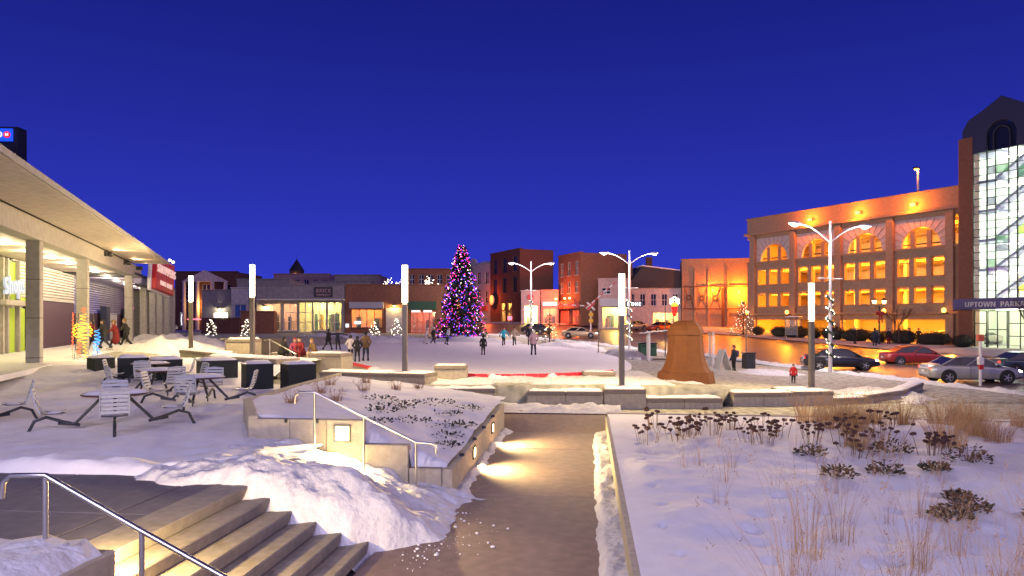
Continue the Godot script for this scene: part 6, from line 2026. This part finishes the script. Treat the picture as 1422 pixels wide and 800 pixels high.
func furniture():
	var t := table_set()
	t.position = site(-9.76, 13.95, 0.94)
	t.rotation.y = 0.5
	copy_of(t, "table", site(-10.3, 18.2, 0.94), 0.15, "round steel table with four fixed chairs before the dark cubes")
	copy_of(t, "table", site(-13.0, 20.6, 0.94), 0.8, "round steel table with four fixed chairs third from the stairs")
	copy_of(t, "table", site(-13.4, 13.9, 0.94), 0.65, "round steel table with chairs cut off by the left edge")
	copy_of(t, "table", site(-15.2, 23.6, 0.95), 0.3, "round steel table with fixed chairs farthest back on the terrace")
	var bx := [[-16.1, 28.2, 0.75, 0.75, 0.9, "small dark cube planter farthest left"], [-13.9, 26.4, 1.0, 0.85, 0.5, "dark cube planter with a lit brown side second from left"], [-12.6, 26.2, 1.05, 0.8, 0.5, "dark cube planter with a lit tan side beside the tables"], [-10.9, 26.6, 1.25, 0.75, 0.55, "wide dark cube planter behind the round table"], [-8.35, 23.6, 0.85, 0.8, 0.55, "dark green cube planter in the middle of three"], [-6.95, 23.4, 0.9, 0.8, 0.6, "dark green cube planter nearest the raised planter"]]
	for a in bx:
		var o := thing("planter_box", a[5], "planter", Vector3(a[0], 1.02, -a[1]), a[4], "dark cube planters")
		part(o, "box", MB.new().cbox(Vector3(0, a[3] / 2 - 0.04, 0), Vector3(a[2], a[3], a[2]), 0.015), M.box_green)
		part(o, "rim", MB.new().cbox(Vector3(0, a[3] - 0.04, 0), Vector3(a[2] + 0.03, 0.04, a[2] + 0.03), 0.008), M.black_metal)
		part(o, "snow_cover", snow_top(a[2] - 0.02, a[2] - 0.02, 0.1, a[0]), M.snow, Vector3(0, a[3] - 0.01, 0))
	# kerb island round the glowing figure
	var isl := wall("kerb_wall", "low dark kerb round the glowing figure by the mall column", Vector2(-19.6, 28.6), Vector2(-13.6, 28.9), 0.9, 1.36, 0.5, 4, 0.05, "dark_wall", "dark_wall")
	isl.set_meta("group", "low kerbs on the terrace")
	light_figure()
	heap("snow_bank", "broad pile of ploughed snow below the mall columns", Vector3(-21.3, 1.3, -44.5), Vector2(3.4, 2.3), 0.78, 0.3, 5.0)
	heap("snow_bank", "snow drift left of the farthest left lamp post", Vector3(-26.0, 1.35, -55.0), Vector2(4.0, 3.0), 0.9, 0.2, 6.0)
	heap("snow_bank", "ploughed snow lying in front of the rusty bell", Vector3(7.2, 0.2, -30.6), Vector2(3.2, 1.2), 0.42, 0.05, 7.0)
	heap("snow_bank", "flat snow pile right of the person with the backpack", Vector3(15.6, -0.15, -44.6), Vector2(2.6, 1.8), 0.32, 0.1, 8.0)
	heap("snow_bank", "snow mound at the right end of the ice", Vector3(8.3, 0.5, -53.0), Vector2(1.5, 3.0), 0.7, 0.1, 9.0)
	heap("snow_bank", "snow mound below the dark bushy fir", Vector3(5.0, 0.55, -70.0), Vector2(3.5, 3.2), 0.6, 0.0, 10.0)
	heap("snow_bank", "snow ridge at the far end of the ice below the big lit tree", Vector3(-5.0, 0.6, -84.0), Vector2(5.5, 2.2), 0.8, 0.0, 11.0)
	heap("snow_bank", "bluish snow ridge along the left far side of the ice", Vector3(-19.5, 0.7, -81.0), Vector2(8.0, 3.2), 1.1, 0.35, 12.0)
	heap("snow_bank", "snow ridge before the small lit firs", Vector3(-13.5, 0.7, -84.5), Vector2(4.5, 1.8), 0.8, 0.0, 13.0)
	heap("snow_bank", "snow bank beside the dark wall behind the seated people", Vector3(-20.5, 0.9, -57.0), Vector2(3.0, 4.5), 0.75, 0.2, 14.0)
	heap("snow_bank", "snow bed inside the curving wall at the right", Vector3(16.0, -0.2, -32.2), Vector2(2.7, 1.9), 0.42, -0.75, 15.0)
	heap("snow_bank", "spilt snow at the foot of the curving wall", Vector3(16.9, -0.25, -29.9), Vector2(1.8, 0.6), 0.24, 0.6, 16.0)
	heap("snow_bank", "low snow along the wall below the bell", Vector3(5.4, 0.25, -28.4), Vector2(2.2, 0.8), 0.3, 0.0, 17.0)
	heap("snow_bank", "clump of snow on the landing behind the gap in the walls", Vector3(-1.6, 0.45, -28.7), Vector2(1.3, 0.7), 0.42, 0.2, 18.0)
	# bell sculpture
	var o := thing("bell_sculpture", "big rust brown faceted bell standing on the plaza", "sculpture", Vector3(7.57, 0.44, -31.4), 0.3)
	o.scale = Vector3.ONE * 0.94
	var prof := [[0.0, 1.38], [0.56, 1.28], [0.59, 1.16], [0.8, 1.02], [1.1, 0.92], [1.5, 0.84], [2.26, 0.78], [2.27, 0.86], [2.48, 0.83], [2.68, 0.71], [2.84, 0.54], [2.93, 0.34]]
	var shell_ := MB.new()
	for i in prof.size() - 1:
		for k in 8:
			var a0 := TAU * (k + 0.5) / 8
			var a1 := TAU * (k + 1.5) / 8
			var p := [Vector3(cos(a0) * prof[i][1], prof[i][0], sin(a0) * prof[i][1] * 0.9), Vector3(cos(a1) * prof[i][1], prof[i][0], sin(a1) * prof[i][1] * 0.9), Vector3(cos(a1) * prof[i + 1][1], prof[i + 1][0], sin(a1) * prof[i + 1][1] * 0.9), Vector3(cos(a0) * prof[i + 1][1], prof[i + 1][0], sin(a0) * prof[i + 1][1] * 0.9)]
			shell_.quad(p[0], p[1], p[2], p[3], p[0] + p[1] + p[2] + p[3] - Vector3(0, 4 * (prof[i][0] + prof[i + 1][0]) / 2, 0) + Vector3(0, 0.02, 0))
	var topp := PackedVector2Array()
	for k in 8: topp.append(Vector2(cos(TAU * (k + 0.5) / 8) * 0.34, sin(TAU * (k + 0.5) / 8) * 0.306))
	shell_.prism(topp, 2.86, 2.932)
	part(o, "bell_shell", shell_, M.corten)
	for k in 8:
		var a := TAU * (k + 0.5) / 8
		var pts := []
		for q in prof: pts.append(Vector3(cos(a) * q[1], q[0], sin(a) * q[1] * 0.9))
		part(o, "seam", MB.new().tube(pts, 0.008, 5), M.corten)
	# shelter behind the bell
	o = thing("shelter", "open shelter with a curved pale roof behind the bell", "shelter", Vector3(11.6, 0.05, -50.0), -0.1)
	var rf := MB.new()
	rf.sheet(16, 6, func(s, t): return Vector3(lerpf(-2.7, 4.6, s), 2.25 + 0.35 * sin(PI * s) - 0.15 * s, lerpf(-0.9, 0.9, t)))
	rf.sheet(16, 6, func(s, t): return Vector3(lerpf(-2.7, 4.6, s), 2.17 + 0.35 * sin(PI * s) - 0.15 * s, lerpf(-0.9, 0.9, t)), Vector3.DOWN)
	part(o, "roof", rf, M.white_panel)
	for x in [-2.1, 2.2]:
		for z in [-0.7, 0.7]:
			part(o, "post", MB.new().cbox(Vector3(x, 1.15, z), Vector3(0.14, 2.5, 0.14), 0.02), M.white_pole)
	part(o, "bench", MB.new().cbox(Vector3(0, 0.45, 0), Vector3(3.6, 0.08, 0.45), 0.02), M.bark)
	# sandwich board
	o = thing("sandwich_board", "pale folding sandwich board beside the person with the backpack", "sign", Vector3(13.6, -0.1, -46.6), 0.3)
	for s in [-1, 1]:
		part(o, "panel", MB.new().cbox(Vector3(s * 0.26, 0.72, 0), Vector3(0.05, 1.5, 0.75), 0.015, Basis(Vector3(0, 0, 1), s * 0.34)), M.white_panel)
	for a in [[16.3, 49.6, "dark litter bin near the thin pole"], [11.3, 62.0, "green litter bin behind the lamp near the bell"], [12.1, 62.4, "second green bin beside the first behind the lamp"]]:
		o = thing("litter_bin", a[2], "litter bin", Vector3(a[0], plaza_y(a[0], a[1]), -a[1]), 0.2)
		part(o, "bin_body", MB.new().cbox(Vector3(0, 0.5, 0), Vector3(0.75, 1.0, 0.6), 0.05), M.black_metal if a[0] > 15 else M.green_cloth)
		part(o, "bin_lid", MB.new().cbox(Vector3(0, 1.06, 0), Vector3(0.82, 0.12, 0.66), 0.04), M.black_metal)
		part(o, "bin_mouth", MB.new().cbox(Vector3(0, 0.82, 0.305), Vector3(0.4, 0.14, 0.02), 0.004), M.rubber)
	for a in [[17.4, 53.5, 3.4, "thin dark pole right of the bell"], [6.6, 55.0, 2.6, "thin pole at the edge of the ice"], [13.2, 62.0, 4.2, "thin pole beside the green bins"]]:
		o = thing("thin_pole", a[3], "pole", Vector3(a[0], plaza_y(a[0], a[1]), -a[1]))
		part(o, "pole", MB.new().tube([Vector3(0, -0.1, 0), Vector3(0, a[2], 0)], 0.045, 8), M.pole)
		part(o, "cap", MB.new().ell(Vector3(0, a[2], 0), Vector3(0.07, 0.05, 0.07), 8, 4), M.pole)
		part(o, "base", MB.new().lathe(Vector3.ZERO, [Vector2(0.14, 0), Vector2(0.12, 0.05), Vector2(0.05, 0.09)], 10), M.pole)
	# kerbside sign post by the silver car
	o = thing("meter_post", "pale post with a small red topped head in front of the silver car", "post", Vector3(24.2, -0.15, -37.2))
	part(o, "pole", MB.new().tube([Vector3(0, -0.1, 0), Vector3(0, 2.3, 0)], 0.075, 8), M.white_pole)
	part(o, "head", MB.new().cbox(Vector3(0, 2.45, 0), Vector3(0.34, 0.36, 0.22), 0.05), M.red_cloth)
	part(o, "head", MB.new().cbox(Vector3(0, 1.25, 0.02), Vector3(0.3, 0.4, 0.2), 0.04), M.white_pole)
	part(o, "tag", MB.new().cbox(Vector3(0, 0.95, 0.05), Vector3(0.26, 0.26, 0.1), 0.03), M.red_paint)
	# railway crossing
	o = thing("railway_crossing", "railway crossing signal with a raised red and white arm", "signal", Vector3(10.3, 1.05, -94.0), 0.1)
	part(o, "pole", MB.new().tube([Vector3(0, -0.1, 0), Vector3(0, 3.4, 0)], 0.09, 8), M.white_pole)
	for s in [-1, 1]:
		part(o, "cross_board", MB.new().cbox(Vector3(0, 4.0, 0.08 + 0.03 * s), Vector3(1.4, 0.24, 0.03), 0.006, Basis(Vector3(0, 0, 1), s * PI / 4)), M.red_paint if s > 0 else M.white_panel)
	for s in [-1, 1]:
		part(o, "signal_lamp", MB.new().lathe(Vector3(0, 2.5 + s * 0.4, 0.12), [Vector2(0, 0.05), Vector2(0.3, 0.05), Vector2(0.3, -0.1), Vector2(0, -0.1)], 14, Basis(Vector3(1, 0, 0), PI / 2)), M.amber_paint)
	for k in 10:
		part(o, "arm_piece", MB.new().box(Vector3(-0.3 + k * 0.52 * cos(0.72) - 0.15, 3.9 + k * 0.52 * sin(0.72), -0.1), Vector3(0.52, 0.14, 0.06), Basis(Vector3(0, 0, 1), 0.72)), M.red_paint if k % 2 else M.white_panel)
	for k in 8:
		part(o, "arm_piece", MB.new().box(Vector3(-0.6 - k * 0.55, 4.05 + k * 0.03, -0.1), Vector3(0.55, 0.14, 0.06)), M.white_panel if k % 2 else M.red_paint)
	# lit street name sign and a candy decoration
	o = thing("street_sign", "white lit street sign on a post behind the lamp near the bell", "sign", Vector3(14.4, 0.9, -86.0), 0.05)
	part(o, "pole", MB.new().tube([Vector3(-1.1, -0.1, 0), Vector3(-1.1, 4.9, 0)], 0.08, 8), M.black_metal)
	part(o, "sign_panel", MB.new().cbox(Vector3(0.1, 4.25, 0), Vector3(2.3, 0.62, 0.14), 0.03), M.frame_dark)
	text(o, "P ONE", 0.42, M.sign_white, Vector3(0.15, 4.24, 0.1))
	o = thing("candy_light", "snowman shaped light decoration with a red skirt on a lamp post", "decoration", Vector3(19.6, 1.4, -87.0))
	o.scale = Vector3.ONE * 0.72
	part(o, "pole", MB.new().tube([Vector3(-0.1, -0.1, 0), Vector3(-0.1, 6.0, 0)], 0.08, 8), M.pole)
	part(o, "head_lamp", MB.new().ell(Vector3(0, 5.1, 0.2), Vector3(0.62, 0.4, 0.3), 12, 8), M.rope_yellow)
	part(o, "skirt", MB.new().lathe(Vector3(0, 3.2, 0.2), [Vector2(0.3, 0), Vector2(0.55, 1.6)], 12), M.sign_red)
	for a in [[-0.5, 5.9], [0.0, 6.2], [0.5, 5.9], [-0.5, 5.5], [0.5, 5.5]]:
		part(o, "ring_lamp", MB.new().lathe(Vector3(a[0], a[1], 0.2), [Vector2(0.2, 0.04), Vector2(0.32, 0.04), Vector2(0.32, -0.04), Vector2(0.2, -0.04)], 12, Basis(Vector3(1, 0, 0), PI / 2)), M.bulb_white)
	# ornate lamp with a red bow, bus shelter before the parkade
	o = thing("ornate_lamp", "black ornate lamp with twin glowing lanterns and a red bow", "street lamp", Vector3(40.6, 0.5, -79.6), 0.4)
	part(o, "pole", MB.new().tube([Vector3(0, -0.1, 0), Vector3(0, 0.8, 0), Vector3(0, 4.4, 0)], [0.16, 0.1, 0.07], 10), M.black_metal)
	part(o, "arm", MB.new().tube([Vector3(-0.75, 4.5, 0), Vector3(-0.4, 4.2, 0), Vector3(0.4, 4.2, 0), Vector3(0.75, 4.5, 0)], 0.05, 8), M.black_metal)
	for s in [-1, 1]:
		part(o, "lantern_glass", MB.new().lathe(Vector3(s * 0.75, 4.55, 0), [Vector2(0.0, 0), Vector2(0.16, 0), Vector2(0.24, 0.35), Vector2(0, 0.35)], 8), M.lamp_warm)
		part(o, "lantern_cap", MB.new().lathe(Vector3(s * 0.75, 4.9, 0), [Vector2(0.46, 0), Vector2(0.1, 0.28), Vector2(0, 0.3)], 8), M.black_metal)
		omni(o, Vector3(s * 0.75, 4.72, 0), Color(1, 0.75, 0.4), 2.5, 0.1)
		part(o, "bow_loop", MB.new().ell(Vector3(s * 0.36, 3.5, 0.15), Vector3(0.36, 0.26, 0.12), 10, 6), M.red_paint)
		part(o, "bow_tail", MB.new().cbox(Vector3(s * 0.2, 2.9, 0.15), Vector3(0.2, 0.9, 0.05), 0.01, Basis(Vector3(0, 0, 1), s * 0.2)), M.red_paint)
	o = thing("bus_shelter", "glass bus shelter on the far pavement before the parkade", "shelter", Vector3(35.8, 0.95, -91.5), 1.05)
	for x in [-1.9, 1.9]:
		for z in [-0.7, 0.7]:
			part(o, "post", MB.new().cbox(Vector3(x, 1.25, z), Vector3(0.1, 2.5, 0.1), 0.01), M.pole)
	part(o, "roof", MB.new().cbox(Vector3(0, 2.58, 0), Vector3(4.2, 0.16, 1.8), 0.04), M.pole)
	part(o, "snow_cover", snow_top(4.1, 1.7, 0.12, 3.3), M.snow, Vector3(0, 2.67, 0))
	for a in [[0, -0.7, 3.7, 0.02], [-1.9, 0, 0.02, 1.3], [1.9, 0, 0.02, 1.3]]:
		part(o, "glass_pane", MB.new().box(Vector3(a[0], 1.35, a[1]), Vector3(a[2], 1.9, a[3])), M.pane)
	part(o, "bench", MB.new().cbox(Vector3(0, 0.5, -0.4), Vector3(2.6, 0.08, 0.4), 0.02), M.bark)
	# stair rails beside the pier by the rink
	for a in [[-15.2, 37.5, "thin stair rail left of the tan pier by the rink"], [-12.4, 36.0, "thin stair rail right of the tan pier by the rink"]]:
		o = thing("stair_rail", a[2], "handrail", Vector3(a[0], 1.1, -a[1]), -0.5)
		part(o, "rail", MB.new().tube([Vector3(0, 1.1, 0), Vector3(0.4, 1.15, 0), Vector3(2.2, 0.45, 0)], 0.03, 8), M.steel)
		for x in [[0.4, 1.15], [2.1, 0.5]]:
			part(o, "post", MB.new().tube([Vector3(x[0], x[1], 0), Vector3(x[0], -0.2, 0)], 0.028, 8), M.steel)

func light_figure():
	var o := thing("light_figure", "glowing wire toy soldier figure in yellow, orange and blue by the mall", "decoration", Vector3(-19.7, 1.25, -33.2), 0.25)
	var pl := func(raw: Array, z: float) -> Array:
		var r := []
		for p in raw: r.append(Vector3(p[0], p[1], z))
		return r
	part(o, "base", MB.new().cbox(Vector3(0, 0.05, 0), Vector3(1.9, 0.12, 0.9), 0.03), M.dark_wall)
	rng.seed = 33
	# each limb is a bent wire wound with rope light: [centre line, loop width, colour]
	var limbs := [[[[-0.1, 0.95], [-0.12, 1.45], [-0.08, 1.85]], 0.24, "rope_yellow"], [[[-0.08, 1.95], [-0.06, 2.25]], 0.15, "rope_yellow"], [[[-0.05, 2.3], [-0.02, 2.55]], 0.1, "rope_orange"], [[[-0.26, 0.12], [-0.25, 0.55], [-0.2, 0.95]], 0.1, "rope_orange"], [[[0.04, 0.12], [0.03, 0.55], [-0.02, 0.95]], 0.09, "rope_yellow"], [[[-0.34, 1.8], [-0.46, 1.45], [-0.38, 1.15]], 0.07, "rope_yellow"], [[[0.12, 1.8], [0.28, 1.5], [0.2, 1.2]], 0.07, "rope_yellow"], [[[-0.5, 0.2], [-0.5, 1.2], [-0.48, 2.3]], 0.03, "rope_orange"], [[[0.42, 0.7], [0.55, 1.1], [0.5, 1.5]], 0.14, "rope_blue"], [[[0.4, 0.1], [0.42, 0.4], [0.45, 0.7]], 0.09, "rope_blue"], [[[0.66, 0.1], [0.62, 0.4], [0.55, 0.7]], 0.07, "rope_blue"]]
	for l in limbs:
		var cv := Curve2D.new()
		for p in l[0]: cv.add_point(Vector2(p[0], p[1]))
		var n := int(cv.get_baked_length() / 0.028) + 6
		var pts := []
		for k in n:
			var q := cv.sample_baked(cv.get_baked_length() * k / (n - 1))
			var ph := k * 0.9
			pts.append(Vector3(q.x + cos(ph) * l[1] * rng.randf_range(0.75, 1.1), q.y + rng.randf_range(-0.02, 0.02), sin(ph) * l[1] * 0.6))
		part(o, "rope_light", MB.new().tube(pts, 0.013, 5), M[l[2]])
	for s in [-1, 1]:
		part(o, "wire_frame", MB.new().tube([Vector3(s * 0.5, 0.05, -0.2), Vector3(s * 0.3, 2.3, -0.16)], 0.015, 5), M.black_metal)
	omni(o, Vector3(-0.1, 1.5, 0.4), Color(1, 0.75, 0.25), 0.9, 0.2)
	omni(o, Vector3(0.55, 0.9, 0.4), Color(0.4, 0.75, 1), 0.35, 0.2)

func _ready():
	materials()
	camera_and_light()
	setting()
	foreground()
	walls()
	mall()
	far_left()
	far_middle()
	parkade()
	lamps()
	furniture()
	cars()
	trees()
	plants()
	people()
